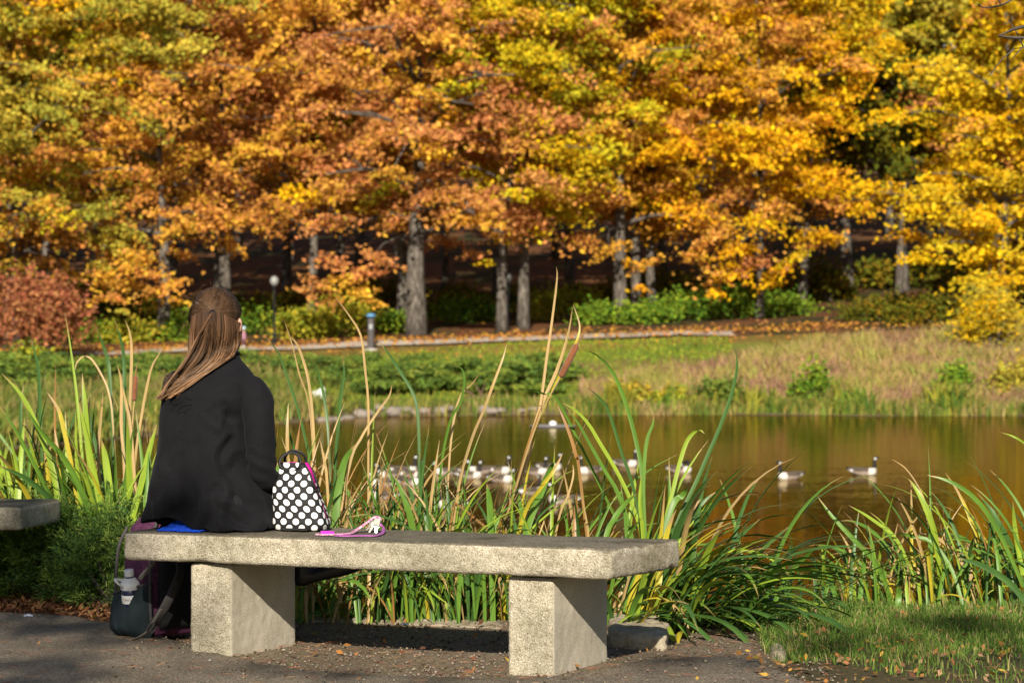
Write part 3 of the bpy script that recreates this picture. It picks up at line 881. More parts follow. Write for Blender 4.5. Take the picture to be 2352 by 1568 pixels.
# yellow green bank grass on the left, where the shore comes nearer
prairie('bank_grass', 'yellow green tall grass on the left bank behind the cattails', 16000, (-26, -8.2), (.2, 40), (.4, 1.0), .10,
        [(0.16, 0.20, 0.04), (0.13, 0.19, 0.035), (0.24, 0.24, 0.05), (0.10, 0.16, 0.03), (0.28, 0.23, 0.08)], 45, lambda a, b: 1 if b < 137 and not (-10.4 < a < -8.6 and 126 < b < 134) else 0)
# shaded thicket deeper in the woods
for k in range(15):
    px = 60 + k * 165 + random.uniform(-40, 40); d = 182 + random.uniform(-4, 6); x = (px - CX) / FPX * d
    bush('thicket_shrub', 'dark thicket shrub in the shade deep between the trunks', 'shrub', (x, d, height(x, d)), 3.0, 1.5, random.uniform(1.6, 3.0), 1500, 0.2, SHADE_GREEN, 1200 + k, 'thicket shrubs deep in the woods', lumps=18)
# ================================================================ benches
BR, BM = Vector((0.9063, -0.4226, 0)), Vector((0.4226, 0.9063, 0))      # along the bench, away from the camera
BA = Vector((-1.019, 9.565, 0))                                         # front right foot of the left leg
BYAW = math.atan2(BR.y, BR.x)
SLAB_B, SLAB_T = 0.342, 0.446

t = NT('cast_concrete'); o_ = t.coord()
vA = t.n('TexVoronoi'); vA.inputs['Scale'].default_value = 210; t.l(o_, vA.inputs['Vector'])
vB = t.n('TexVoronoi'); vB.inputs['Scale'].default_value = 62; t.l(o_, vB.inputs['Vector'])
nA = t.noise(o_, 3.2, 6, .6); nB = t.noise(o_, 190, 3); nC = t.noise(o_, 38, 4)
c = t.ramp(vA.outputs['Color'], [(0.0, (0.29, 0.255, 0.195)), (0.35, (0.48, 0.435, 0.345)), (0.75, (0.57, 0.525, 0.43)), (1.0, (0.72, 0.68, 0.60))])
c = t.mix(c, t.ramp(nB, [(0.34, (0.48, 0.44, 0.38)), (0.48, (1, 1, 1))]), .75, 'MULTIPLY')
c = t.mix(c, t.ramp(nC, [(0.34, (0.55, 0.53, 0.47)), (0.55, (1, 1, 1))]), .6, 'MULTIPLY')
c = t.mix(c, t.ramp(nA, [(0.36, (0.58, 0.58, 0.50)), (0.60, (1.06, 1.03, .98))]), .85, 'MULTIPLY')
nD = t.noise(o_, 2.3, 6, .7)
c = t.mix(c, t.mix(c, (0.42, 0.42, 0.33), 1.0, 'MULTIPLY'), t.ramp(nD, [(0.57, (0, 0, 0)), (0.66, (.75, .75, .75))]))      # lichen stains
geo = t.n('NewGeometry'); sn = t.n('SeparateXYZ'); t.l(geo.outputs['True Normal'], sn.inputs[0])
topm = t.ramp(sn.outputs[2], [(0.55, (0, 0, 0)), (0.85, (1, 1, 1))])
c = t.mix(c, t.mix(c, (0.42, 0.41, 0.40), 1.0, 'MULTIPLY'), topm)         # weathered grey upper side
t.base(c); t.set(.92, .2)
hb = t.math('ADD', t.math('MULTIPLY', vA.outputs['Distance'], .6), t.math('MULTIPLY', nB, .8))
t.bump(hb, .75, .006)
CONC = t.m
t = NT('smooth_concrete'); o_ = t.coord()
nA = t.noise(o_, 4, 6, .6); nB = t.noise(o_, 160, 3)
vP = t.voro(o_, 34)
pit = t.ramp(vP, [(0.03, (0, 0, 0)), (0.11, (1, 1, 1))])
c = t.ramp(nA, [(0.3, (0.45, 0.405, 0.315)), (0.7, (0.60, 0.55, 0.45))])
c = t.mix(c, t.ramp(nB, [(0.35, (.66, .63, .57)), (0.6, (1, 1, 1))]), .6, 'MULTIPLY')
c = t.mix(c, t.mix((0.2, 0.17, 0.12), (1, 1, 1), pit), .45, 'MULTIPLY')
t.base(c); t.set(.9, .25); t.bump(t.math('ADD', pit, t.math('MULTIPLY', nB, .5)), .4, .005)
CONC2 = t.m


def rough_block(corners_bottom, z0, z1, voxel, bev, amp, seed, chips=()):
    """a cast block with worn edges: bottom outline (counter clockwise), heights"""
    bm = bmesh.new()
    b = [bm.verts.new((x, y, z0)) for x, y in corners_bottom]; tt = [bm.verts.new((x, y, z1)) for x, y in corners_bottom]
    n = len(b)
    bm.faces.new(b[::-1]); bm.faces.new(tt)
    for i in range(n): bm.faces.new((b[i], b[(i + 1) % n], tt[(i + 1) % n], tt[i]))
    bmesh.ops.bevel(bm, geom=list(bm.edges), offset=bev, segments=3, profile=.6, affect='EDGES')
    me = bpy.data.meshes.new('block'); bm.to_mesh(me); bm.free()
    me = remeshed(me, voxel, 2)
    V = coords(me); N = normals(me)
    d = np.array([noise.noise(Vector(v) * 26 + Vector((seed, 0, 0))) * .5 + noise.noise(Vector(v) * 70) * .35 + noise.noise(Vector(v) * 6) * .5 for v in V])
    V = V + N * (d * amp)[:, None]
    for (cx, cy, cz, rad, dep) in chips:
        q = np.linalg.norm((V - np.array([cx, cy, cz])) / np.array([1.6, 1, .7]), axis=1)
        V -= N * (dep * np.exp(-(q / rad) ** 2))[:, None]
    set_coords(me, V)
    return me


def bench(origin, yaw, label, chips=(), ends=(-.423, 1.508, .05)):
    root = tag(empty('concrete_bench', origin, yaw), label, 'bench', 'concrete benches by the pond')
    l, r_, ex = ends
    sm = rough_block([(l, -.045), (r_, -.045), (r_ + ex, .475), (l - ex, .475)], SLAB_B, SLAB_T, .0095, .016, .004, 1, chips)
    sm.materials.append(CONC); link('seat_slab', sm, root)
    for k, x1 in enumerate((0.0, 1.273)):
        lm = rough_block([(x1 - .168, 0), (x1 + .004, 0), (x1 + .01, .47), (x1 - .162, .47)], -.05, SLAB_B - .003, .0095, .010, .0035, 5 + k)
        lm.materials.append(CONC); lm.materials.append(CONC2)
        nz = np.zeros(len(lm.polygons) * 3, np.float32); lm.polygons.foreach_get('normal', nz); nz = nz.reshape(-1, 3)
        lm.polygons.foreach_set('material_index', (np.abs(nz[:, 0]) > .7).astype(np.int32))
        link('leg', lm, root)
    return root


bench(BA, BYAW, 'weathered concrete bench that the woman in black sits on',
      chips=[(-.1, -.045, SLAB_B, .035, .011), (1.50, -.045, SLAB_T, .03, .014), (1.53, .2, SLAB_T, .03, .010), (.55, -.045, SLAB_T, .02, .005), (1.1, -.045, SLAB_B, .02, .006), (1.54, .42, SLAB_B, .03, .012)])
# the neighbouring bench: only the end of its slab reaches into the picture
e2 = at(57, 1182, 11.25)
yaw2 = BYAW + R(16)
r2 = Vector((math.cos(yaw2), math.sin(yaw2), 0))
bench(Vector((e2.x, e2.y, 0)) - r2 * 1.62, yaw2, 'concrete bench in the shade, only its slab end shows at the left edge', ends=(-.33, 1.62, .0))

# ================================================================ stones by the bench
LIME = NT('limestone'); o_ = LIME.coord(); f1 = LIME.noise(o_, 9, 6, .6); f2 = LIME.noise(o_, 60, 4)
LIME.base(LIME.mix(LIME.ramp(f1, [(.3, (.22, .18, .12)), (.7, (.46, .40, .30))]), LIME.ramp(f2, [(.35, (.6, .58, .52)), (.6, (1, 1, 1))]), .6, 'MULTIPLY'))
LIME.set(.9, .2); LIME.bump(f2, .6, .01)


def slab_stone(outline_px, z0, z1, seed, label, tilt=.0):
    pts = [onz(px, py, z0) for px, py in outline_px]
    cx = sum((p.x for p in pts)) / len(pts); cy = sum((p.y for p in pts)) / len(pts)
    me = rough_block([(p.x - cx, p.y - cy) for p in pts], z0 - .08, z1, .014, .02, .016, seed)
    V = coords(me); V[:, 2] += V[:, 0] * tilt; set_coords(me, V)
    me.materials.append(LIME.m)
    o = link('flat_stone', me); o.location = (cx, cy, 0)
    return tag(o, label, 'stone')


slab_stone([(1400, 1490), (1534, 1496), (1536, 1462), (1505, 1446), (1400, 1442)], 0, .065, 3, 'pale flat limestone slab behind the right leg of the bench')
slab_stone([(700, 1428), (900, 1432), (1080, 1440), (1160, 1446), (1150, 1428), (1000, 1420), (820, 1412), (700, 1414)], 0, .006, 8, 'long low edging stone between the bench legs')
slab_stone([(1768, 1512), (1806, 1516), (1800, 1496), (1772, 1494)], 0, .03, 11, 'small dark edging stone at the corner of the grass')
# ================================================================ seated woman
PO = Vector((-1.10, 9.82, SLAB_T))
ROT = Matrix.Rotation(BYAW, 4, 'Z'); IROT = ROT.inverted()


def loc(px, py, d): return IROT @ (at(px, py, d) - PO)


def loft(rings, n=40):
    """rings (z, cx, cy, half width, back, front)"""
    V, F = [], []
    for (z, cx, cy, a, bb, bf) in rings:
        for i in range(n):
            t_ = 2 * math.pi * i / n
            c_, s_ = math.cos(t_), math.sin(t_)
            e = 0.82
            x = a * math.copysign(abs(c_) ** e, c_); y = (bf if s_ > 0 else bb) * math.copysign(abs(s_) ** e, s_)
            V.append((cx + x, cy + y, z))
    for j in range(len(rings) - 1):
        for i in range(n): F.append((j * n + i, j * n + (i + 1) % n, (j + 1) * n + (i + 1) % n, (j + 1) * n + i))
    F.append(tuple(range(n - 1, -1, -1))); F.append(tuple((len(rings) - 1) * n + i for i in range(n)))
    return V, F


def ell(mb, c, r, n1=10, n2=14, M=None):
    V, F = [], []
    for j in range(n1 + 1):
        th = math.pi * j / n1
        for i in range(n2):
            a = 2 * math.pi * i / n2
            p = Vector((math.sin(th) * math.cos(a) * r[0], math.sin(th) * math.sin(a) * r[1], math.cos(th) * r[2]))
            if M is not None: p = M @ p
            V.append(p + Vector(c))
    for j in range(n1):
        for i in range(n2): F.append((j * n2 + i, (j + 1) * n2 + i, (j + 1) * n2 + (i + 1) % n2, j * n2 + (i + 1) % n2))
    mb.add(V, F)


HC = Vector((-.046, .085, .772))               # centre of the head
# ---- the body itself: head with face, neck, trunk, arms, hands, legs in one skin
b = MB()
ell(b, HC, (.080, .094, .108), 12, 18)
ell(b, HC + Vector((0, .03, -.055)), (.058, .066, .062))                     # jaw
b.tube([HC + Vector((0, .085, .012)), HC + Vector((0, .108, -.028))], [.008, .014], 8)   # nose
b.tube([HC + Vector((-.02, .088, -.058)), HC + Vector((0, .094, -.057)), HC + Vector((.02, .088, -.058))], [.006, .009, .006], 8)   # lips
ell(b, HC + Vector((0, .083, .030)), (.05, .012, .010))                      # brow
for sx in (-1, 1):
    ell(b, HC + Vector((sx * .094, .012, -.018)), (.011, .019, .031), 8, 10)   # ears
b.tube([(-.012, .07, .56), (-.014, .075, .63), HC + Vector((0, -.01, -.07))], [.062, .054, .054], 14)
b.add(*loft([(.0, 0, .02, .16, .12, .12), (.1, 0, .02, .165, .12, .12), (.25, -.03, .015, .11, .085, .085), (.42, -.04, .025, .11, .08, .08), (.52, -.035, .045, .11, .07, .07), (.57, -.02, .06, .08, .06, .06)], 24))
ARM_R = [(.132, .045, .515), (.166, .032, .455), (.188, .012, .34), (.190, .024, .215), (.16, .12, .175), (.10, .23, .16), (.05, .29, .165)]
ARM_L = [(-.20, .06, .53), (-.215, .08, .46), (-.215, .11, .34), (-.205, .15, .225), (-.16, .22, .18), (-.10, .28, .165), (-.05, .31, .165)]
for A in (ARM_R, ARM_L):
    b.tube(A, [.036, .034, .032, .031, .030, .026, .024], 12)
    w_, e_ = Vector(A[-2]), Vector(A[-1]); dv = (e_ - w_).normalized(); sv = dv.cross(Vector((0, 0, 1))).normalized()
    b.tube([e_ - dv * .02, e_ + dv * .05], [.028, .034], 10, flat=.45)
    for k, (o, L) in enumerate([(-.027, .062), (-.009, .074), (.009, .078), (.026, .068)]):
        s0 = e_ + dv * .05 + sv * o
        b.tube([s0 - dv * .02, s0 + dv * L * .5 + Vector((0, 0, .006)), s0 + dv * L * .8 - Vector((0, 0, .008)), s0 + dv * L - Vector((0, 0, .022))], [.0085, .0082, .0075, .006], 7)
    th = e_ + sv * (.03 if A is ARM_R else -.03)
    b.tube([e_ + sv * (.014 if A is ARM_R else -.014), th + dv * .03 - Vector((0, 0, .006)), th + dv * .06 - Vector((0, 0, .014))], [.012, .0095, .007], 7)
LEG_L = [(-.085, .02, .085), (-.085, .25, .09), (-.085, .47, .06), (-.085, .50, -.16), (-.085, .46, -.37)]
LEG_R = [(.085, .02, .085), (.05, .25, .085), (.0, .44, .075), (.08, .45, -.06), (.165, .40, -.175)]
for Lg in (LEG_L, LEG_R): b.tube(Lg, [.085, .075, .052, .046, .032], 14)
b.tube([(-.085, .44, -.39), (-.085, .56, -.405)], [.034, .028], 10)
b.tube([(.165, .395, -.19), (.34, .46, -.15)], [.034, .026], 10)
bmz = remeshed(b.mesh(), .0065, 3)
t = NT('skin'); f = t.noise(t.coord(), 60)
t.base(t.ramp(f, [(.3, (.55, .29, .20)), (.7, (.66, .38, .28))])); t.set(.5, .4)
t.b.inputs['Subsurface Weight'].default_value = .15; t.b.inputs['Subsurface Radius'].default_value = (.01, .004, .002)
bmz.materials.append(t.m)
woman = link('person', bmz); woman.location = PO; woman.rotation_euler = (0, 0, BYAW)
tag(woman, 'long haired woman in a black cardigan sitting on the bench, seen from behind', 'person')

# ---- trousers, shoes
TRO = plain('black_trousers', (.010, .010, .012), .85, .2, var=.3, scale=30, bump=.3, bscale=300)
b = MB()
ell(b, (-.005, .015, .095), (.20, .155, .115), 12, 20)
for Lg in (LEG_L, LEG_R): b.tube([Vector(p) for p in Lg], [.095, .088, .070, .060, .046], 14)
V_ = b.v
b.v = [(x, y, max(z, .004) if y < .42 and z > -.1 else z) for x, y, z in V_]
tm = remeshed(b.mesh(), .010, 3); tm.materials.append(TRO); link('trousers', tm, woman)
SHO = plain('black_shoe', (.012, .013, .017), .45, .5, var=.2)
for (h, to) in (((-.085, .42, -.395), (-.085, .62, -.41)), ((.155, .385, -.205), (.375, .468, -.142))):
    h, to = Vector(h), Vector(to); dv = (to - h).normalized()
    b = MB(); upv = Vector((0, 0, 1))
    ell(b, h + upv * .012, (.043, .046, .045))
    b.tube([h - dv * .03, h.lerp(to, .35), h.lerp(to, .7), to - dv * .02, to], [.034, .042, .047, .040, .022], 12, flat=.72)
    b.tube([h + upv * .02, h + upv * .09 - dv * .01], [.042, .05], 12)
    sm = remeshed(b.mesh(), .008, 3); sm.materials.append(SHO); link('shoe', sm, woman)

# ---- cardigan
b = MB()
b.add(*loft([(.003, -.016, .0, .262, .175, .20), (.03, -.018, .0, .258, .176, .20), (.09, -.022, .0, .236, .168, .19), (.16, -.030, -.002, .218, .152, .17), (.24, -.045, .0, .188, .138, .15),
             (.33, -.050, .006, .174, .128, .14), (.42, -.048, .016, .174, .126, .13), (.49, -.038, .028, .176, .122, .12), (.535, -.030, .040, .160, .110, .11), (.57, -.022, .052, .142, .092, .10),
             (.60, -.017, .063, .104, .074, .085), (.625, -.015, .070, .072, .062, .07), (.648, -.014, .074, .060, .056, .06)], 48))
ell(b, (.095, .045, .512), (.06, .06, .055)); ell(b, (-.165, .055, .515), (.06, .058, .058))
cm = remeshed(b.mesh(), .0072, 4)
V = coords(cm); N = normals(cm)
# creases: (x0,z0,x1,z1,width,depth) on the back
CR = [(.112, .42, .095, .16, .011, .010), (.085, .46, .105, .36, .010, .008), (.135, .27, .165, .02, .014, .012), (.09, .22, .075, .0, .016, .008), (.15, .13, .235, .06, .013, .012), (.13, .09, .22, .02, .014, .011), (.06, .46, .14, .40, .012, .007),
      (.05, .43, .13, .36, .012, .006), (-.02, .30, -.10, .16, .020, .007), (.02, .33, -.05, .13, .018, .006), (-.10, .32, -.15, .08, .02, .006), (-.06, .20, -.07, .02, .018, .006), (.0, .16, .02, .0, .018, .006),
      (-.16, .18, -.22, .0, .02, .007), (.02, .10, -.12, .06, .016, .004), (.17, .30, .22, .33, .010, .005), (.16, .24, .23, .26, .010, .005), (.18, .20, .23, .22, .010, .005), (.15, .45, .22, .44, .012, .003), (.10, .17, .16, .12, .012, .009)]
D = np.zeros(len(V))
back = np.clip((-N[:, 1] + .25) / .6, 0, 1)
for (x0, z0, x1, z1, w, dp) in CR:
    wob = .012 * np.sin(V[:, 2] * 37 + x0 * 90)
    ax, az = x1 - x0, z1 - z0; L2 = ax * ax + az * az
    px_, pz_ = V[:, 0] + wob - x0, V[:, 2] - z0
    tt = np.clip((px_ * ax + pz_ * az) / L2, 0, 1)
    dx, dz = px_ - tt * ax, pz_ - tt * az
    q = np.sqrt(dx * dx + dz * dz)
    sgn = (dx * az - dz * ax) / math.sqrt(L2)
    fade = np.sin(np.pi * np.clip(tt * .9 + .08, 0, 1)) ** .6
    D += back * fade * 2.0 * dp * (-np.exp(-(q / (1.5 * w)) ** 2) + .6 * np.exp(-((q - 2.4 * w) / (1.5 * w)) ** 2) / (1 + np.exp(-sgn / (.5 * w))))
ang = np.arctan2(V[:, 1], V[:, 0])
low = np.clip((.22 - V[:, 2]) / .22, 0, 1)
D += low * .009 * np.sin(ang * 11 + 6 * np.array([noise.noise(Vector(v) * 5) for v in V]))
D += .0075 * np.array([noise.noise(Vector((v[0] * 9 + v[2] * 3, v[1] * 9, v[2] * 5))) for v in V]) + .0018 * np.array([noise.noise(Vector(v) * 26) for v in V])
V = V + N * D[:, None]
# hem: lifted on her left where the blue shirt shows, lying on the slab elsewhere
lift = .048 * np.exp(-((V[:, 0] + .085) / .085) ** 2) + .03 * np.exp(-((V[:, 0] + .21) / .07) ** 2)
m = (V[:, 2] < .09) & (V[:, 1] < .02)
V[m, 2] = np.maximum(V[m, 2], lift[m] + .003)
V[:, 2] = np.maximum(V[:, 2], .003)
set_coords(cm, V)
t = NT('black_knit'); o_ = t.coord()
mp = t.n('Mapping'); mp.inputs['Scale'].default_value = (1, 1, .35); t.l(o_, mp.inputs['Vector'])
f1 = t.noise(mp.outputs[0], 420, 2); f2 = t.noise(o_, 14, 3)
t.base(t.mix(t.ramp(f1, [(.3, (.004, .004, .005)), (.7, (.0105, .0105, .0125))]), t.ramp(f2, [(.3, (.8, .8, .8)), (.7, (1.2, 1.2, 1.2))]), .6, 'MULTIPLY'))
t.set(.9, .15, sheen=.03); t.b.inputs['Sheen Roughness'].default_value = .5; t.b.inputs['Sheen Tint'].default_value = (.6, .62, .7, 1)
t.bump(f1, .35, .002)
cm.materials.append(t.m)
card = link('cardigan', cm, woman)
for A, rad, sg in ((ARM_R, [.058, .063, .060, .055, .054, .052, .046, .038, .034], 1), (ARM_L, [.055, .058, .055, .052, .05, .048, .044, .038, .034], -1)):
    sb = MB(); q = spline(A, 9)
    sb.tube(spline(A, 25), list(np.interp(np.linspace(0, 8, 25), range(9), rad)), 22)
    ell(sb, A[0], (.058, .056, .056))
    sm = remeshed(sb.mesh(), .0072, 3)
    V = coords(sm); N = normals(sm)
    z_ = V[:, 2]; a_ = np.arctan2(V[:, 1] - .02, V[:, 0] - .18 * sg)
    d_ = .0034 * np.sin(z_ * 95 + a_ * 2.2 + 3 * np.array([noise.noise(Vector(v) * 9) for v in V])) * np.exp(-((z_ - .23) / .07) ** 2)
    d_ += .0024 * np.sin(z_ * 60 - a_ * 2.6 + 4 * np.array([noise.noise(Vector(v) * 7) for v in V])) * np.exp(-((z_ - .45) / .08) ** 2)
    d_ += .003 * np.array([noise.noise(Vector((v[0] * 14, v[1] * 14, v[2] * 8))) for v in V])
    set_coords(sm, V + N * d_[:, None]); sm.materials.append(t.m)
    link('sleeve', sm, card)
# knitted seam lines: neckband and shoulder seam
sb = MB()
nb = [Vector((-.014 + .064 * math.cos(a), .074 + .060 * math.sin(a), .648 + .006 * math.cos(a * 2))) for a in np.linspace(0, 6.2832, 33)]
sb.tube(nb, .006, 6, cap=False)
sb.build('neckband', t.m, card, True)

# ---- blue shirt tail crumpled on the slab
nxs, nys = 46, 20
V_, F_ = [], []
for j in range(nys):
    v = j / (nys - 1)
    for i in range(nxs):
        u = i / (nxs - 1)
        edge_ = math.sin(math.pi * min(1, u * 1.02)) ** .5
        zz = (.006 + (.046 * (v ** .8)) * edge_ * (.55 + .75 * abs(noise.noise(Vector((u * 4.2, v * 2.0, 3)))) + .35 * abs(noise.noise(Vector((u * 9, v * 4, 7))))))
        if v < .12: zz = .003 + .004 * abs(noise.noise(Vector((u * 14, 0, 1))))
        V_.append((-.137 + .185 * u + .01 * noise.noise(Vector((u * 5, v * 5, 0))), -.192 + .10 * v + .014 * noise.noise(Vector((u * 6, 1, 2))), zz))
for j in range(nys - 1):
    for i in range(nxs - 1): F_.append((j * nxs + i, j * nxs + i + 1, (j + 1) * nxs + i + 1, (j + 1) * nxs + i))
MB().add(V_, F_).build('shirt_tail', plain('blue_cotton', (.010, .075, .62), .75, .3, var=.12, bump=.2, bscale=500), woman, True)

# ---- hair
bvh = BVHTree.FromPolygons([tuple(v) for v in coords(cm)], [tuple(p.vertices) for p in cm.polygons])
CAM_L = IROT @ (Vector((0, 0, CAM_H)) - PO)
HR = Vector((.094, .112, .121))


def head_hit(o, d):
    oo = Vector(((o - HC).x / HR.x, (o - HC).y / HR.y, (o - HC).z / HR.z)); dd = Vector((d.x / HR.x, d.y / HR.y, d.z / HR.z))
    A, B, C = dd.dot(dd), 2 * oo.dot(dd), oo.dot(oo) - 1
    q = B * B - 4 * A * C
    return None if q < 0 else (-B - math.sqrt(q)) / (2 * A)


def surf(px, py, off):
    """point on head / back under the picture point, lifted off by off"""
    d_ = (loc(px, py, 9.8) - CAM_L).normalized()
    hits = []
    h = head_hit(CAM_L, d_)
    if h: hits.append(h)
    hit = bvh.ray_cast(CAM_L, d_)
    if hit[0] is not None: hits.append(hit[3])
    return d_, (min(hits) - off if hits else None)


hv, hf, hcol = [], [], []


def strand(pts, r0, c0, c1, n=3):
    base = len(hv)
    k = len(pts)
    for i, p in enumerate(pts):
        t_ = (pts[min(i + 1, k - 1)] - pts[max(i - 1, 0)])
        t_.normalize()
        a_ = t_.orthogonal().normalized(); b_ = t_.cross(a_)
        rr = r0 * (1 - .75 * (i / (k - 1)) ** 3)
        s_ = i / (k - 1)
        for q in range(n):
            an = 6.2832 * q / n
            hv.append(p + (a_ * math.cos(an) + b_ * math.sin(an)) * rr)
            hcol.append(c0.lerp(c1, s_))
    for i in range(k - 1):
        for q in range(n):
            w = (q + 1) % n
            hf.append((base + i * n + q, base + i * n + w, base + (i + 1) * n + w, base + (i + 1) * n + q))


rnd = random.Random(21)
def hair_col(v):
    j = rnd.uniform(.72, 1.3)
    return Vector((.060, .031, .017)) * j * v, Vector((.240, .132, .064)) * j * v
DT = Vector((.42, -.87, .24)).normalized()
for k in range(1500):                       # crown, combed back to the tie
    al = rnd.uniform(-R(118), R(118))
    up_ = rnd.uniform(-.05, .75) if abs(al) < R(70) else rnd.uniform(-.12, .1)
    s0 = Vector((math.sin(al), math.cos(al) * .9, max(up_, .62 * math.cos(al)))).normalized()
    if rnd.random() < .35: s0 = Vector((rnd.uniform(-.8, .8), rnd.uniform(-.3, .6), .8)).normalized()
    lift = rnd.uniform(.985, 1.03)
    pts = []
    for i in range(9):
        f_ = i / 8
        q = s0.slerp(DT, f_) if abs(s0.dot(DT)) < .999 else s0
        w = lift * (1 + .012 * math.sin(f_ * 9 + k))
        if f_ > .85: w *= 1 - .03 * (f_ - .85) / .15 + .04 * (f_ - .85) / .15
        pts.append(HC + Vector((q.x * HR.x, q.y * HR.y, q.z * HR.z)) * w)
    c0, c1 = hair_col(.62)
    strand(pts, .0011, c0, c0.lerp(c1, .75))
GL = [(441, 727), (433, 770), (428, 815), (408, 855), (378, 895), (358, 917)]
GM = [(490, 716), (492, 768), (484, 818), (450, 852), (408, 885), (368, 914)]
GR = [(553, 742), (552, 778), (541, 812), (505, 838), (450, 872), (384, 916)]
TIE = (486, 717)
NP = 15
LOCKS = [(rnd.random(), rnd.random(), rnd.uniform(.5, 5.0), rnd.uniform(0, 6.28), rnd.uniform(.004, .034), rnd.choice((.45, .7, .85, 1.0, 1.0, 1.2, 1.5, 1.9)), rnd.uniform(.78, 1.03), rnd.uniform(-5, 5)) for _ in range(85)]
for k in range(3000):
    lk = LOCKS[k % 85]
    stray = rnd.random() < .12
    u = min(1, max(0, lk[0] + rnd.gauss(0, .022 if not stray else .08)))
    kind = lk[1]
    g = []
    wv, ph = lk[2] + rnd.uniform(-.3, .3), lk[3] + rnd.gauss(0, .25)
    endk = min(.999, lk[6] + rnd.uniform(-.08, .05))
    for i in range(len(GL)):
        a0, b0_, c0_ = GL[i], GM[i], GR[i]
        q = (a0[0] * (1 - u) * (1 - 2 * u) + b0_[0] * 4 * u * (1 - u) + c0_[0] * u * (2 * u - 1), a0[1] * (1 - u) * (1 - 2 * u) + b0_[1] * 4 * u * (1 - u) + c0_[1] * u * (2 * u - 1))
        g.append(Vector((q[0], q[1], 0)))
    if kind < .30: g[0] = Vector((TIE[0] + rnd.uniform(-3, 3), TIE[1] + 3, 0)); g[1] = g[1].lerp(Vector((486, 765, 0)), .45)
    P2 = spline(g, NP)
    off0 = max(.001, lk[4] + rnd.gauss(0, .003)) * (1.25 if kind < .3 else 1)
    pts, last = [], None
    depths = []
    for i, q in enumerate(P2):
        s_ = i / (NP - 1) * endk
        kk = s_ * (NP - 1); a0 = int(kk); fr = kk - a0
        q = P2[a0].lerp(P2[min(a0 + 1, NP - 1)], fr)
        spread = 1 + 5 * max(0, s_ - .5) + (6 * max(0, s_ - .9) * 3)
        q = Vector((q.x + lk[7] * s_ * s_ + wv * math.sin(s_ * 11 + ph + u * 4) * (.3 + s_), q.y + wv * .8 * math.cos(s_ * 9 + ph) * s_ + rnd.gauss(0, .15) * spread, 0))
        pts.append(q)
    ds = []
    for q in pts:
        d_, h = surf(q.x, q.y, off0)
        ds.append((d_, h))
    known = [h for _, h in ds if h is not None]
    last = known[0] if known else 9.7
    hs = []
    for _, h in ds:
        if h is None: h = last
        if hs and abs(h - hs[-1]) > .05: h = hs[-1] + math.copysign(.05, h - hs[-1])
        hs.append(h); last = h
    hs = [(hs[max(i - 1, 0)] + 2 * hs[i] + hs[min(i + 1, NP - 1)]) / 4 for i in range(NP)]
    c0, c1 = hair_col(lk[5])
    strand([CAM_L + d_ * h for (d_, _), h in zip(ds, hs)], rnd.uniform(.0009, .0014), c0 * 1.2, c1)
for k in range(70):                          # loose flyaway hairs
    a0 = rnd.uniform(-.2, 3.3)
    q = Vector((math.cos(a0) * .95, -.25 + rnd.uniform(-.3, .3), math.sin(a0))).normalized()
    s0 = HC + Vector((q.x * HR.x, q.y * HR.y, q.z * HR.z))
    dv = Vector((rnd.gauss(0, .010) + q.x * .006, rnd.gauss(0, .012) - .012, rnd.gauss(-.008, .010)))
    strand(spline([s0, s0 + dv * .7 + q * .012, s0 + dv * 1.6 + q * .006 - Vector((0, 0, .02))], 6), .00035, *hair_col(1.2))
for k in range(60):
    q = P2[0]; u = rnd.random()
    s = (rnd.uniform(375, 430), rnd.uniform(860, 905)); e = (s[0] - rnd.uniform(8, 28), s[1] + rnd.uniform(-14, 14))
    d0 = 9.62
    strand([loc(s[0], s[1], d0), loc((s[0] + e[0]) / 2, (s[1] + e[1]) / 2 - 4, d0), loc(e[0], e[1], d0)], .0006, *hair_col(1.1))
hm = mesh_np('hair', [tuple(v) for v in hv], hf, [tuple(c) for c in hcol], smooth=True)
t = NT('brown_hair'); a_ = t.n('Attribute'); a_.attribute_name = 'Col'
t.base(a_.outputs['Color']); t.set(.42, .5)
HAIR = t.m
hair = link('hair', hm, woman, HAIR)
# dense hair beneath the single strands
cap = MB(); Vc, Fc = [], []
for j in range(15):
    th = math.pi * j / 14
    for i in range(24):
        a0 = 6.2832 * i / 24
        p = Vector((math.sin(th) * math.cos(a0), math.sin(th) * math.sin(a0), math.cos(th)))
        k = .972
        if p.y > .35 and p.z < .35: k = .72
        if p.z < -.55: k *= .8
        Vc.append(HC + Vector((p.x * HR.x, p.y * HR.y, p.z * HR.z)) * k)
for j in range(14):
    for i in range(24): Fc.append((j * 24 + i, (j + 1) * 24 + i, (j + 1) * 24 + (i + 1) % 24, j * 24 + (i + 1) % 24))
cap.add(Vc, Fc); cap.build('under_hair', plain('dark_under_hair', (.035, .016, .008), .7, .2, var=.2), hair, True)
tp_ = HC + Vector((DT.x * HR.x, DT.y * HR.y, DT.z * HR.z)) * 1.03
tb = MB()
for k in range(3): tb.tube([tp_ + Vector((.012 * math.cos(a), -.002 + .003 * k, .006 * math.sin(a) - .003 + .003 * k)) for a in np.linspace(0, 6.28, 13)], .0026, 6, cap=False)
tb.build('hair_tie', plain('black_elastic', (.01, .01, .012), .8, .2), woman, True)
# ================================================================ things on and by the bench
PZ = SLAB_T + .002
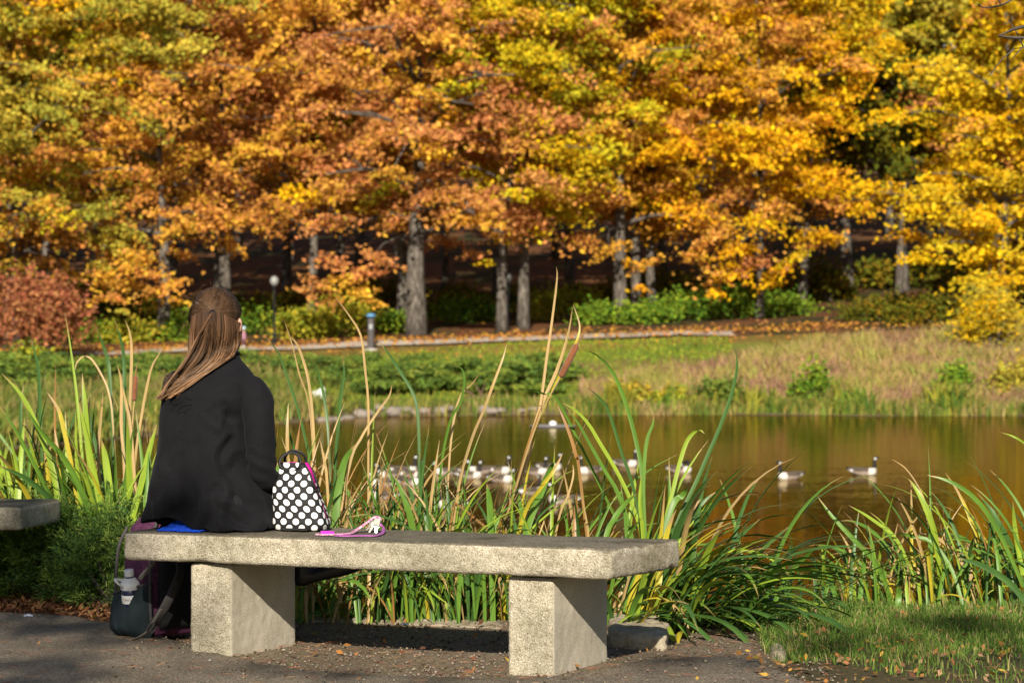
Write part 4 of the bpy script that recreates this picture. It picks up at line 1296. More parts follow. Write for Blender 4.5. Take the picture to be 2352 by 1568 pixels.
# ---------------- polka dot lunch bag
t = NT('polka_dot_neoprene'); uvn = t.n('UVMap'); uvn.uv_map = 'UVMap'
S_, RD = .0475, .0120
m_ = None
for off in ((0, 0, 0), (.5, .5, 0)):
    a1 = t.n('VectorMath'); a1.operation = 'SCALE'; a1.inputs['Scale'].default_value = 1 / S_; t.l(uvn.outputs[0], a1.inputs[0])
    a2 = t.n('VectorMath'); a2.operation = 'ADD'; a2.inputs[1].default_value = off; t.l(a1.outputs[0], a2.inputs[0])
    a3 = t.n('VectorMath'); a3.operation = 'FRACTION'; t.l(a2.outputs[0], a3.inputs[0])
    a4 = t.n('VectorMath'); a4.operation = 'SUBTRACT'; a4.inputs[1].default_value = (.5, .5, 0); t.l(a3.outputs[0], a4.inputs[0])
    a5 = t.n('VectorMath'); a5.operation = 'LENGTH'; t.l(a4.outputs[0], a5.inputs[0])
    d_ = t.math('LESS_THAN', a5.outputs['Value'], RD / S_)
    m_ = d_ if m_ is None else t.math('MAXIMUM', m_, d_)
o_ = t.coord(); f = t.noise(o_, 500, 2); fw = t.noise(o_, 30, 3)
t.base(t.mix(t.ramp(f, [(.3, (.009, .009, .010)), (.7, (.018, .018, .020))]), (.80, .79, .78), m_))
t.set(.7, .3); t.bump(t.math('ADD', t.math('MULTIPLY', f, .3), fw), .35, .006)
DOTS = t.m
PINK = plain('magenta_lining', (.72, .012, .33), .6, .3, var=.15, scale=60)
BIND = plain('black_binding', (.012, .012, .013), .6, .4, var=.2, scale=200)
bag = tag(empty('lunch_bag', (-.773, 9.765, PZ + .001), R(-14)), 'black lunch bag with white polka dots and pink lining on the bench', 'bag')
prof = [(0, .088, .060), (.004, .100, .068), (.03, .102, .070), (.06, .098, .064), (.09, .094, .058), (.12, .089, .051), (.15, .083, .044), (.18, .076, .037), (.205, .069, .031), (.228, .061, .025), (.246, .052, .020)]
n = 56


def ring(z, a, b, k=1.0, e=.62):
    out = []
    for i in range(n + 1):
        th = 2 * math.pi * i / n
        c_, s_ = math.cos(th), math.sin(th)
        x = a * k * math.copysign(abs(c_) ** e, c_); y = b * k * math.copysign(abs(s_) ** e, s_)
        w = .0065 * noise.noise(Vector((th * 2, z * 18, 3))) * (1 if k == 1.0 else 0)
        out.append(Vector((x * (1 + w * 9) - .036 * (z / .25) ** 1.1 + .006 * math.sin(z * 34), y * (1 + w * 16) + .010 * (z / .25) ** 2 - .008 * math.exp(-((z - .05) / .03) ** 2) * math.cos(th * 2), z)))
    return out


V_, UV_, F_ = [], [], []
for (z, a, b_) in prof:
    R_ = ring(z, a, b_); us = [0]
    for i in range(1, len(R_)): us.append(us[-1] + (R_[i] - R_[i - 1]).length)
    mid = us[int(n * .75)]
    for p, u in zip(R_, us): V_.append(p); UV_.append((u - mid + 1.0, z * 1.04 + .013))
for j in range(len(prof) - 1):
    for i in range(n):
        th = 2 * math.pi * (i + .5) / n
        side = min(th, 2 * math.pi - th)
        if prof[j][0] >= .145 and side < .35 + (prof[j][0] - .145) * 6: continue        # open zip on one side
        F_.append((j * (n + 1) + i, j * (n + 1) + i + 1, (j + 1) * (n + 1) + i + 1, (j + 1) * (n + 1) + i))
shell = MB().add(V_, F_, 0, UV_).build('shell', DOTS, bag, True)
V_, F_ = [], []
for (z, a, b_) in prof:
    V_ += ring(z + (.004 if z < .01 else 0), a, b_, .94)
for j in range(len(prof) - 1):
    for i in range(n): F_.append((j * (n + 1) + i, j * (n + 1) + i + 1, (j + 1) * (n + 1) + i + 1, (j + 1) * (n + 1) + i))
F_.append(tuple(range(n)))
MB().add(V_, F_).build('lining', PINK, bag, True)
zp = MB()
for sg in (1, -1):
    pts = []
    for (z, a, b_) in prof:
        if z < .145: continue
        th = .35 + (z - .145) * 6
        p = ring(z, a, b_)[int(round(th / (2 * math.pi) * n)) if sg > 0 else n - int(round(th / (2 * math.pi) * n))]
        pts.append(p + Vector((.004, 0, 0)))
    zp.tube(pts, .0045, 8)
    pe = pts[-1]
    zp.tube([pts[0], pts[0] + Vector((.002, -.01 * sg, -.010))], .004, 8)
zp.build('zip_binding', BIND, bag, True)
for sg in (-1, 1):                     # handle arches, a hole each
    hb = MB(); V_, F_ = [], []
    m = 28
    y0 = sg * .024
    for (ao, zo, dy) in ((.046, .042, -.0022), (.036, .032, -.0022), (.036, .032, .0022), (.046, .042, .0022)):
        for i in range(m):
            th = 2 * math.pi * i / m
            zz = (zo if math.sin(th) > 0 else (.03 if zo > .03 else .014)) * math.sin(th)
            V_.append((-.038 + (.006 if sg > 0 else 0) + ao * math.cos(th), y0 + dy + .02 * -sg * max(0, math.sin(th)) * (zo / .05), .246 + zz + (.006 if sg > 0 else 0)))
    for k in range(4):
        for i in range(m):
            a_, c_ = k * m, ((k + 1) % 4) * m
            F_.append((a_ + i, a_ + (i + 1) % m, c_ + (i + 1) % m, c_ + i))
    hb.add(V_, F_); hb.build('handle', BIND, bag, True)
MB().box((-.002, -.074, .006), (.10, .010, .008)).build('pull_tab', plain('black_plastic', (.012, .012, .012), .35, .5), bag)

# ---------------- lanyard with keys
t = NT('pink_pattern_ribbon'); o_ = t.coord()
v = t.voro(o_, 260, 'Color'); v2 = t.n('SeparateColor'); t.l(v, v2.inputs[0])
t.base(t.ramp(v2.outputs[0], [(0, (.62, .10, .30)), (.35, (.70, .35, .45)), (.6, (.28, .06, .25)), (.85, (.75, .55, .6))])); t.set(.6, .3)
RIB = t.m
ly = tag(empty('lanyard', onz(790, 1224, PZ)), 'pink patterned lanyard with keys lying on the bench', 'lanyard')
O = Vector(ly.location)
def lw(px, py, lift=None):
    if lift is None: return onz(px, py, PZ + .004) - O
    return at(px, py, onz(790, 1222, PZ).y - .0) - O
MB().tube(spline([lw(724, 1226), lw(748, 1227), lw(775, 1226), lw(805, 1224), lw(822, 1214, 1), lw(842, 1200, 1), lw(858, 1188, 1), lw(868, 1187, 1), lw(874, 1192, 1), lw(871, 1199, 1)], 40), .0068, 8, flat=.22, up=(0, -.5, 1)).build('strap', RIB, ly, True)
MB().tube(spline([lw(770, 1229), lw(800, 1230), lw(830, 1229), lw(862, 1229), lw(878, 1224), lw(881, 1213, 1), lw(876, 1205, 1), lw(866, 1203, 1)], 36), .0066, 8, flat=.22, up=(0, -.5, 1)).build('strap', plain('purple_ribbon', (.36, .10, .33), .6, .3, var=.5, scale=250), ly, True)
bk = MB(); c_ = lw(748, 1224.5)
bk.box(c_ + Vector((0, 0, .004)), (.034, .014, .011)); bk.box(c_ + Vector((.024, 0, .004)), (.014, .011, .008))
bk.build('buckle', plain('magenta_plastic', (.55, .03, .50), .3, .5, var=.05), ly)
SIL = plain('key_steel', (.62, .60, .56), .28, .5, metal=1.0, var=.1)
rg = MB(); rc = lw(862, 1203, 1)
rg.tube([rc + Vector((.013 * math.cos(a), .004 * math.sin(a), .013 * math.sin(a))) for a in np.linspace(0, 6.2832, 19)], .0016, 6, cap=False)
rg.build('key_ring', plain('brass', (.65, .45, .18), .3, .5, metal=1.0), ly, True)
for k, (a0, b0_) in enumerate((((858, 1197), (836, 1222)), ((861, 1200), (846, 1224)), ((866, 1202), (863, 1223)))):
    A_, B_ = lw(*a0, 1), lw(*b0_, 1) + Vector((0, -.004 * k, 0)); dv = (B_ - A_).normalized(); sd = dv.cross(Vector((0, -1, 0))).normalized(); nv = dv.cross(sd)
    ky = MB(); V_ = []
    outl = [(-.004, -.004), (-.004, .004), (.002, .0095), (.012, .0095), (.018, .005), (.022, .0032), (.027, .0032), (.029, .0015), (.031, .0034), (.034, .001), (.037, .003), (.042, 0), (.040, -.0036), (.018, -.0045), (.012, -.0095), (.002, -.0095)]
    for s_ in (-.0011, .0011): V_ += [A_ + dv * x + sd * y + nv * s_ for x, y in outl]
    m = len(outl)
    ky.add(V_, [tuple(range(m - 1, -1, -1)), tuple(range(m, 2 * m))] + [(i, (i + 1) % m, m + (i + 1) % m, m + i) for i in range(m)])
    ky.build('key', SIL, ly)
fb = MB(); fb.box(lw(866, 1198, 1) + Vector((0, -.008, 0)), (.022, .006, .026), Matrix.Rotation(R(12), 3, 'Y')); fb.build('fob', plain('grey_fob', (.40, .42, .38), .35, .5, var=.2), ly)

# ---------------- backpack leaning behind the bench
PUR = NT('plum_ripstop'); o_ = PUR.coord(); v = PUR.voro(o_, 55); f = PUR.noise(o_, 300, 2)
PUR.base(PUR.mix(PUR.ramp(v, [(.2, (.055, .014, .040)), (.7, (.100, .026, .072))]), PUR.ramp(f, [(.3, (.7, .7, .7)), (.7, (1, 1, 1))]), .6, 'MULTIPLY')); PUR.set(.75, .3)
GREY = plain('grey_webbing', (.20, .185, .17), .8, .25, var=.2, scale=150, bump=.3, bscale=600)
DARK = plain('charcoal_fabric', (.016, .016, .018), .85, .2, var=.3, scale=90)
TEAL = plain('dark_teal_mesh_cloth', (.014, .023, .027), .85, .25, var=.4, scale=12, bump=.5, bscale=500)
bp = tag(empty('backpack', (-1.342, 10.244, 0.018), R(45)), 'plum and charcoal backpack standing on the ground behind the bench', 'backpack')
BPI = (Matrix.Translation(bp.location) @ Matrix.Rotation(R(45), 4, 'Z')).inverted()
def bl(px, py, d): return BPI @ at(px, py, d)


def sloft(rings, n=36, e=.5, wob=.0):
    V, F = [], []
    for (z, cx, cy, a, b) in rings:
        for i in range(n):
            th = 2 * math.pi * i / n; c_, s_ = math.cos(th), math.sin(th)
            p = Vector((cx + a * math.copysign(abs(c_) ** e, c_), cy + b * math.copysign(abs(s_) ** e, s_), z))
            if wob: p += Vector((noise.noise(p * 14), noise.noise(p * 14 + Vector((9, 0, 0))), 0)) * wob
            V.append(p)
    m = len(rings)
    for j in range(m - 1):
        for i in range(n): F.append((j * n + i, j * n + (i + 1) % n, (j + 1) * n + (i + 1) % n, (j + 1) * n + i))
    F.append(tuple(range(n - 1, -1, -1))); F.append(tuple((m - 1) * n + i for i in range(n)))
    return V, F


MB().add(*sloft([(0, 0, 0, .13, .095), (.012, 0, 0, .148, .110), (.08, 0, 0, .150, .114), (.2, 0, 0, .150, .114), (.32, 0, -.002, .142, .108), (.41, 0, -.006, .122, .09), (.455, 0, -.01, .085, .06), (.47, 0, -.012, .04, .03)], 40, .55, .007)).build('body', PUR.m, bp, True)
MB().add(*sloft([(0, -.0, .02, .118, .10), (.05, 0, .03, .124, .11), (.22, 0, .03, .122, .11), (.30, 0, .02, .11, .10)], 30, .55, .006)).build('front_pocket', DARK, bp, True)
MB().add(*sloft([(.03, .012, -.105, .115, .018), (.06, .012, -.108, .122, .026), (.2, .012, -.11, .122, .028), (.36, .01, -.105, .112, .026), (.42, .005, -.085, .09, .02)], 30, .5, .003)).build('back_pad', DARK, bp, True)
# side pocket: a bulging cup with a slanting mouth
V_, F_ = [], []
nn_ = 22; hh_ = 12
for j in range(hh_ + 1):
    v_ = j / hh_
    for i in range(nn_ + 1):
        u = i / nn_
        yy = -.112 + .225 * u
        top = .205 - .055 * u
        z = .002 + (top - .002) * v_
        bul = min(1, .55 + v_ * 3.2) * math.sin(math.pi * u) ** .5 * (.045 + .034 * math.sin(math.pi * min(1, .25 + v_ * .72)))
        p = Vector((-.142 - bul, yy, z)); p += Vector((noise.noise(Vector((u * 11, v_ * 1.5, 1))), 0, 0)) * .012 * (1 - .3 * v_)
        V_.append(p)
for j in range(hh_):
    for i in range(nn_): F_.append((j * (nn_ + 1) + i, (j + 1) * (nn_ + 1) + i, (j + 1) * (nn_ + 1) + i + 1, j * (nn_ + 1) + i + 1))
sp = MB().add(V_, F_).build('side_pocket', TEAL, bp, True)
MB().tube([V_[hh_ * (nn_ + 1) + i] + Vector((-.001, 0, 0)) for i in range(nn_ + 1)], .006, 8).build('trim', plain('pocket_trim', (.05, .045, .045), .8, .2), sp, True)
def strap(name, pts, rad, mat, flat=.25, up=(.3, -1, .2), n=30): return MB().tube(spline(pts, n), rad, 10, flat=flat, up=up).build(name, mat, bp, True)
strap('shoulder_strap', [Vector((-.05, -.10, .43)), bl(413, 1300, 10.06), bl(406, 1338, 9.99), bl(382, 1388, 9.95), bl(362, 1420, 9.96), bl(348, 1440, 9.99)], .021, plain('strap_pad', (.055, .05, .05), .85, .2, bump=.3), .3)
strap('shoulder_strap', [Vector((.07, -.10, .43)), Vector((.11, -.15, .34)), Vector((.13, -.17, .2)), Vector((.13, -.14, .08)), Vector((.12, -.10, .03))], .022, DARK, .3)
strap('webbing', [bl(352, 1432, 9.955), bl(340, 1450, 9.96), bl(322, 1462, 9.97), bl(306, 1468, 9.985), bl(298, 1474, 9.99)], .0125, GREY, .14)
strap('webbing', [bl(372, 1398, 9.935), bl(360, 1418, 9.94), bl(348, 1436, 9.95)], .0125, GREY, .16)
strap('webbing', [bl(356, 1290, 10.08), bl(346, 1302, 10.06), bl(330, 1318, 10.06), bl(322, 1330, 10.07)], .011, GREY, .16)
strap('edge_piping', [Vector((-.142, -.108, .02)), Vector((-.150, -.108, .15)), Vector((-.144, -.106, .30)), Vector((-.115, -.092, .41)), Vector((-.07, -.07, .455))], .006, plain('piping', (.07, .065, .065), .8, .2), 1.0)
strap('edge_piping', [Vector((-.142, .104, .02)), Vector((-.150, .106, .15)), Vector((-.144, .10, .32)), Vector((-.115, .08, .41))], .006, plain('piping', (.07, .065, .065), .8, .2), 1.0)
bc = bl(349, 1441, 9.945)
bkm = Matrix.Rotation(R(-45), 3, 'Z') @ Matrix.Rotation(R(38), 3, 'Y')
bb_ = MB(); bb_.box(bc, (.008, .010, .034), bkm); 
for k in (-1, 0, 1): bb_.box(bc + bkm @ Vector((.012 * k, -.003, 0)), (.005, .010, .036), bkm)
bb_.build('buckle', plain('buckle_black', (.015, .015, .015), .35, .5), bp)
lc = MB(); lc.box(bl(303, 1305, 10.20), (.010, .012, .05), Matrix.Rotation(R(10), 3, 'X')); lc.build('clip', plain('clip_blue', (.06, .10, .16), .4, .5), bp)

# ---------------- water bottle in the side pocket
bo = empty('water_bottle', at(303, 1400, 10.105)); bo.rotation_euler = (R(4), R(-7), R(38))
tag(bo, 'navy water bottle with a white cap in the side pocket of the backpack', 'bottle')
rb = .0345
body = MB().lathe([(.028, -.055), (rb, -.045), (rb, .070), (.031, .082), (.022, .090)], 28).build('body', plain('navy_bottle', (.006, .010, .055), .25, .5, var=.1), bo, True)
MB().lathe([(.0352, .030), (.0356, .031), (.0356, .061), (.0352, .062)], 28).build('label_band', plain('white_print', (.72, .72, .72), .4, .4, var=.03), body, True)
WHT = plain('white_cap_plastic', (.66, .68, .70), .4, .45, var=.05)
MB().lathe([(.0345, .080), (.0375, .084), (.0375, .103), (.035, .108), (.024, .122), (.020, .126)], 28).build('cap', WHT, bo, True)
MB().lathe([(.0185, .124), (.0185, .129), (.0165, .130)], 20).build('seal_ring', plain('navy_ring', (.006, .01, .05), .4, .4), bo, True)
MB().lathe([(.0175, .130), (.0190, .134), (.0190, .152), (.0165, .158), (.006, .160)], 16).build('spout_lid', WHT, bo, True)
lp = MB(); lp.tube(spline([(-.030, -.006, .090), (-.055, -.012, .112), (-.064, -.006, .124), (-.058, .004, .128), (-.03, .006, .120), (-.012, .004, .116)], 22), .006, 8, flat=.7)
lp.build('carry_loop', WHT, bo, True)


def bent_text(txt, size, z, ang, rad, mat, parent, name):
    cu = bpy.data.curves.new('txt', 'FONT'); cu.body = txt; cu.size = size; cu.extrude = .0002; cu.align_x = 'CENTER'
    o = bpy.data.objects.new('txt', cu); COL.objects.link(o)
    dg = bpy.context.evaluated_depsgraph_get(); dg.update()
    me = bpy.data.meshes.new_from_object(o.evaluated_get(dg)); bpy.data.objects.remove(o)
    V = coords(me); a = ang + V[:, 0] / rad
    set_coords(me, np.c_[(rad + .0004) * np.cos(a), (rad + .0004) * np.sin(a), z + V[:, 1]])
    me.materials.clear(); me.materials.append(mat)
    return link(name, me, parent)


vw = math.atan2(-1, .1) - R(38)
bent_text('MICHIGAN', .0115, .042, vw + .18, .0357, plain('navy_ink', (.01, .012, .04), .5, .3, var=0), body, 'lettering')
bent_text('M', .017, .041, vw - .72, .0357, plain('maize_ink', (.75, .48, .02), .5, .3, var=0), body, 'lettering')
bent_text('. . . . .', .006, .035, vw + .18, .0357, plain('navy_ink', (.01, .012, .04), .5, .3, var=0), body, 'lettering')

# ---------------- scraps of litter
def scrap(px, py, s, col, label, seed):
    V, F = [], []
    for j in range(7):
        for i in range(7):
            x, y = (i / 6 - .5) * s, (j / 6 - .5) * s * .8
            V.append((x, y, .004 + abs(noise.noise(Vector((x * 90, y * 90, seed)))) * s * .5 + s * .25 * math.exp(-((x * x + y * y) / (s * s * .06)))))
    for j in range(6):
        for i in range(6): F.append((j * 7 + i, j * 7 + i + 1, (j + 1) * 7 + i + 1, (j + 1) * 7 + i))
    o = MB().add(V, F).build('paper_scrap', plain('scrap', col, .8, .2, var=.06)); o.location = onz(px, py, .012)
    tag(o, label, 'litter')
scrap(928, 1437, .034, (.80, .78, .74), 'white crumpled paper scrap on the ground between the bench legs', 2)
scrap(66, 1417, .036, (.62, .68, .78), 'pale blue crumpled scrap beside the mulch at the path edge', 5)
# ================================================================ cattails and irises behind the bench
def blade_mat(name, stops, rough=.42, trans=.22, tip=(.40, .26, .10), tip_at=.9):
    """colour runs along the leaf (uv v), fine veins across it"""
    t = NT(name)
    uv = t.n('UVMap'); uv.uv_map = 'UVMap'; sp = t.n('SeparateXYZ'); t.l(uv.outputs[0], sp.inputs[0])
    oi = t.n('ObjectInfo')
    mp = t.n('Mapping'); mp.inputs['Scale'].default_value = (26, 1.6, 1); t.l(uv.outputs[0], mp.inputs['Vector'])
    va = t.n('VectorMath'); va.operation = 'ADD'; t.l(mp.outputs[0], va.inputs[0])
    cb = t.n('CombineXYZ'); t.l(t.math('MULTIPLY', oi.outputs['Random'], 50), cb.inputs[2]); t.l(cb.outputs[0], va.inputs[1])
    f = t.noise(va.outputs[0], 1.0, 3)
    mp2 = t.n('Mapping'); mp2.inputs['Scale'].default_value = (2.0, 5, 1); t.l(uv.outputs[0], mp2.inputs['Vector'])
    va2 = t.n('VectorMath'); va2.operation = 'ADD'; t.l(mp2.outputs[0], va2.inputs[0]); t.l(cb.outputs[0], va2.inputs[1])
    f2 = t.noise(va2.outputs[0], 1.0, 3)
    c = t.ramp(f, [(.25, stops[0]), (.55, stops[1]), (.8, stops[2])])
    c = t.mix(c, t.ramp(f2, [(.35, (.72, .76, .70)), (.68, (1.18, 1.12, .9))]), .8, 'MULTIPLY')
    v = t.math('ADD', sp.outputs[1], t.math('MULTIPLY', t.math('SUBTRACT', f2, .5), .35))
    c = t.mix(c, tip, t.ramp(v, [(tip_at, (0, 0, 0)), (min(1, tip_at + .08), (1, 1, 1))]))
    t.base(c); t.set(rough, .4)
    tr = t.n('BsdfTranslucent'); t.l(c, tr.inputs[0]); mx = t.n('MixShader'); mx.inputs[0].default_value = trans
    t.l(t.b.outputs[0], mx.inputs[1]); t.l(tr.outputs[0], mx.inputs[2]); t.l(mx.outputs[0], t.out.inputs['Surface'])
    return t.m


B_GREEN = blade_mat('blade_green', [(.085, .19, .028), (.13, .26, .036), (.20, .33, .05)])
B_DEEP = blade_mat('blade_deep_green', [(.045, .115, .030), (.07, .16, .038), (.11, .21, .045)])
B_LIME = blade_mat('blade_lime', [(.21, .33, .03), (.30, .42, .045), (.40, .47, .05)])
B_YEL = blade_mat('blade_yellow', [(.40, .36, .03), (.52, .42, .04), (.30, .34, .04)], tip_at=.75)
B_TAN = blade_mat('blade_straw', [(.40, .27, .12), (.52, .36, .17), (.60, .45, .23)], tip=(.45, .28, .12))
B_BRN = blade_mat('blade_brown', [(.26, .13, .05), (.38, .20, .07), (.46, .28, .11)], tip=(.25, .12, .05))
SETS = {'iris': [(B_LIME, 6), (B_GREEN, 5), (B_YEL, 1.2), (B_DEEP, 1.0), (B_BRN, .4)],
        'cat': [(B_GREEN, 4), (B_DEEP, 4), (B_TAN, 1.6), (B_LIME, 2), (B_BRN, .6)],
        'dry': [(B_TAN, 3.6), (B_BRN, 1.4), (B_GREEN, 4), (B_LIME, 2.5), (B_DEEP, 3)],
        'deep': [(B_DEEP, 6), (B_GREEN, 5), (B_LIME, 2), (B_TAN, .7), (B_YEL, .6)],
        'straw': [(B_TAN, 5), (B_BRN, 2.5), (B_GREEN, 1)],
        'lit': [(B_LIME, 4), (B_GREEN, 5), (B_YEL, 2.2), (B_TAN, 1.2), (B_DEEP, 3)]}


def ribbon(pts, widths, side=None, vfold=.22, twist=0.0):
    """leaf blade along pts, folded along its midrib"""
    k = len(pts); V, F, UV = [], [], []
    for i, p in enumerate(pts):
        t_ = (pts[min(i + 1, k - 1)] - pts[max(i - 1, 0)]).normalized()
        sd = Vector(side) if side is not None else Vector((1, 0, 0))
        if twist: sd = Quaternion(t_, twist * i / (k - 1)) @ sd
        sd = (sd - t_ * sd.dot(t_))
        sd = sd.normalized() if sd.length > 1e-5 else t_.orthogonal().normalized()
        nn = t_.cross(sd)
        w = widths[i] / 2
        V += [p - sd * w, p + nn * w * vfold, p + sd * w]
        s = i / (k - 1)
        UV += [(0.01, s), (.5, s), (.99, s)]
    for i in range(k - 1):
        b = i * 3
        F += [(b, b + 1, b + 4, b + 3), (b + 1, b + 2, b + 5, b + 4)]
    return V, F, UV


def lib_blade(a0, bend, power, kink, seed, n=13):
    """unit blade standing at the origin, leaning towards +x; unit length, width 1"""
    r = random.Random(seed)
    p = Vector((0, 0, 0)); pts = [p.copy()]
    for i in range(n - 1):
        s = (i + .5) / (n - 1)
        a = a0 + bend * s ** power + (kink[1] if (kink and s > kink[0]) else 0)
        p = p + Vector((math.sin(a), r.gauss(0, .012), math.cos(a))) / (n - 1)
        pts.append(p.copy())
    W = [(.72 + .28 * min(1, i / (n * .3))) * (1 - (max(0, i / (n - 1) - .45) / .55) ** 2.2) + .03 for i in range(n)]
    V, F, UV = ribbon(pts, [w * 1.0 for w in W], (0, 1, 0), .3, r.uniform(-.7, .7))
    # width is kept in a separate scale: y carries it, so store with unit width .04
    out = []
    for i in range(n):
        for q in range(3):
            c = pts[i]; d = V[i * 3 + q] - c
            out.append(c + d * .038)
    me = MB().add(out, F, 0, UV).mesh('blade', True)
    me.materials.append(B_GREEN)
    return me


LIB = {'up': [lib_blade(.02 + .03 * k, .25 + .12 * k, 1.6, None, k) for k in range(7)],
       'arch': [lib_blade(.10 + .04 * k, .9 + .22 * k, 1.5, None, 20 + k) for k in range(7)],
       'flop': [lib_blade(.30 + .07 * k, 1.25 + .16 * k, .9, None, 40 + k) for k in range(7)],
       'broken': [lib_blade(.08, .3, 1.5, (.45 + .08 * k, 1.5 + .25 * k), 60 + k) for k in range(5)]}


def choose(ws, r):
    t_ = r.random() * sum(w for _, w in ws)
    for x, w in ws:
        t_ -= w
        if t_ <= 0: return x
    return ws[-1][0]


def put_leaf(root, me, base, az, L, wide, mat):
    o = bpy.data.objects.new('leaf', me); COL.objects.link(o); o.parent = root
    o.location = base; o.rotation_euler = (0, 0, az); o.scale = (L, L * wide * .87 / .038, L)
    o.material_slots[0].link = 'OBJECT'; o.material_slots[0].material = mat
    return o


def clump(name, label, cat, cpx, d, spread, n, lens, wide, kinds, mset, az0, azs, seed, z=None, group='plants at the near edge of the pond'):
    """spread (x, y) of the leaf bases, metres; az0/azs preferred lean"""
    r = random.Random(seed)
    x = (cpx - CX) / FPX * d
    zz = height(x, d) if z is None else z
    root = tag(empty(name, (x, d, zz)), label, cat, group)
    for k in range(n):
        bx, by = r.gauss(0, spread[0] * .5), r.uniform(-1, 1) * spread[1]
        bz = (height(x + bx, d + by) if z is None else z) - zz - .03
        me = r.choice(LIB[choose(kinds, r)])
        az = az0 + r.gauss(0, azs)
        L = r.uniform(*lens)
        put_leaf(root, me, (bx, by, bz), az, L, wide * r.uniform(.7, 1.3) / L, choose(SETS[mset], r))
    return root


def traced(root, rows):
    """single blades that stand out: (picture polyline tip last or first, distance, width px, material)"""
    W0 = Vector(root.location)
    for (pl, d, w, mat) in rows:
        pts = [at(px, py, d) for px, py in pl]
        if pts[0].z > pts[-1].z: pts = pts[::-1]
        base = pts[0] + (pts[0] - pts[1]).normalized() * .0
        gz = height(base.x, base.y)
        if base.z > gz + .15:      # carry the blade on down to its root
            dn = (pts[0] - pts[1]).normalized()
            dn = (dn + Vector((0, 0, -1.2))).normalized()
            pts = [base + dn * min(.55, base.z - gz)] + pts
        depth_bow = random.uniform(-.10, .10)
        q = spline(pts, 22)
        q = [p + Vector((0, depth_bow * math.sin(i / 21 * 2.6), 0)) for i, p in enumerate(q)]
        wm = w / FPX * d
        W = [wm * (.8 + .2 * min(1, i / 7)) * (1 - (max(0, i / 21 - .5) / .5) ** 2.3) + .0012 for i in range(22)]
        V, F, UV = ribbon(q, W, (1, random.uniform(-.5, .5), 0), .25, random.uniform(-.5, .5))
        b = MB().add([v - W0 for v in V], F, 0, UV)
        b.build('leaf', mat, root, True)


def cattail(root, stalk, head, d, rad=7.5):
    """brown seed spike on its stalk"""
    W0 = Vector(root.location)
    st = spline([at(*p, d) for p in stalk], 14)
    MB().tube([p - W0 for p in st], [.0055 - .0002 * i for i in range(14)], 7).build('stalk', B_TAN, root, True)
    a, b = at(*head[0], d) - W0, at(*head[1], d) - W0
    r_ = rad / FPX * d
    prof = [(0, .3), (.03, .85), (.08, 1.0), (.5, 1.03), (.92, 1.0), (.97, .8), (1, .25)]
    pts = [a.lerp(b, s) for s, _ in prof]
    sp = MB().tube(pts, [r_ * q for _, q in prof], 14)
    t = NT('cattail_spike'); o_ = t.coord(); f = t.noise(o_, 420, 3); f2 = t.noise(o_, 40, 2)
    t.base(t.mix(t.ramp(f, [(.3, (.13, .045, .018)), (.7, (.30, .12, .05))]), t.ramp(f2, [(.3, (.75, .75, .75)), (.7, (1.15, 1.1, 1.05))]), .7, 'MULTIPLY')); t.set(.95, .1, sheen=.3); t.bump(f, .6, .003)
    o = sp.build('seed_spike', t.m, root, True)
    tip = b + (b - a).normalized() * .07
    MB().tube([b, b.lerp(tip, .6) + Vector((.004, 0, 0)), tip + Vector((.012, 0, 0))], [.004, .0025, .0008], 6).build('spike_tip', B_BRN, root)


U = math.pi / 2
# --- left: broad irises rising behind the junipers
iris_l = clump('iris_clump', 'bright green iris leaves left of the seated woman', 'plant', 215, 12.2, (.52, .25), 90, (.45, .9), .029, [('up', 5), ('arch', 2), ('broken', .5)], 'iris', math.pi * .95, 1.1, 11, z=.0)
traced(iris_l, [([(192, 857), (200, 922), (206, 1000), (216, 1094), (225, 1190)], 12.10, 15, B_LIME),
                ([(50, 916), (94, 985), (150, 1050), (187, 1119), (225, 1225)], 12.00, 18, B_GREEN), ([(0, 857), (47, 913), (87, 1000), (112, 1066), (131, 1160)], 12.05, 13, B_LIME),
                ([(-6, 1066), (62, 1097), (125, 1150), (178, 1222)], 11.95, 17, B_DEEP), ([(361, 972), (344, 1032), (325, 1110), (294, 1235)], 12.00, 15, B_LIME),
                ([(308, 979), (300, 1047), (290, 1130), (280, 1220)], 12.10, 14, B_GREEN), ([(233, 1010), (244, 1072), (261, 1230)], 11.95, 17, B_LIME),
                ([(175, 938), (180, 1063), (192, 1210)], 12.10, 11, B_LIME), ([(109, 900), (134, 935), (147, 979), (170, 1090), (185, 1200)], 12.15, 10, B_YEL),
                ([(184, 922), (203, 1003), (219, 1079), (244, 1215)], 12.05, 14, B_LIME), ([(208, 910), (206, 960), (214, 1080), (230, 1200)], 12.20, 10, B_YEL),
                ([(0, 928), (40, 980), (85, 1060), (130, 1150), (160, 1215)], 12.10, 12, B_GREEN), ([(128, 985), (140, 1050), (160, 1150), (170, 1220)], 12.15, 11, B_YEL),
                ([(235, 900), (228, 960), (222, 1040), (230, 1160)], 12.20, 6.5, B_TAN), ([(330, 1170), (345, 1120), (352, 1060)], 12.20, 10, B_YEL)])
cat_l = clump('cattail_clump', 'tall thin cattails with one brown spike left of the woman', 'plant', 240, 12.75, (.6, .3), 30, (1.0, 1.55), .011, [('up', 5), ('arch', 1), ('broken', 1)], 'cat', 0, 3, 12)
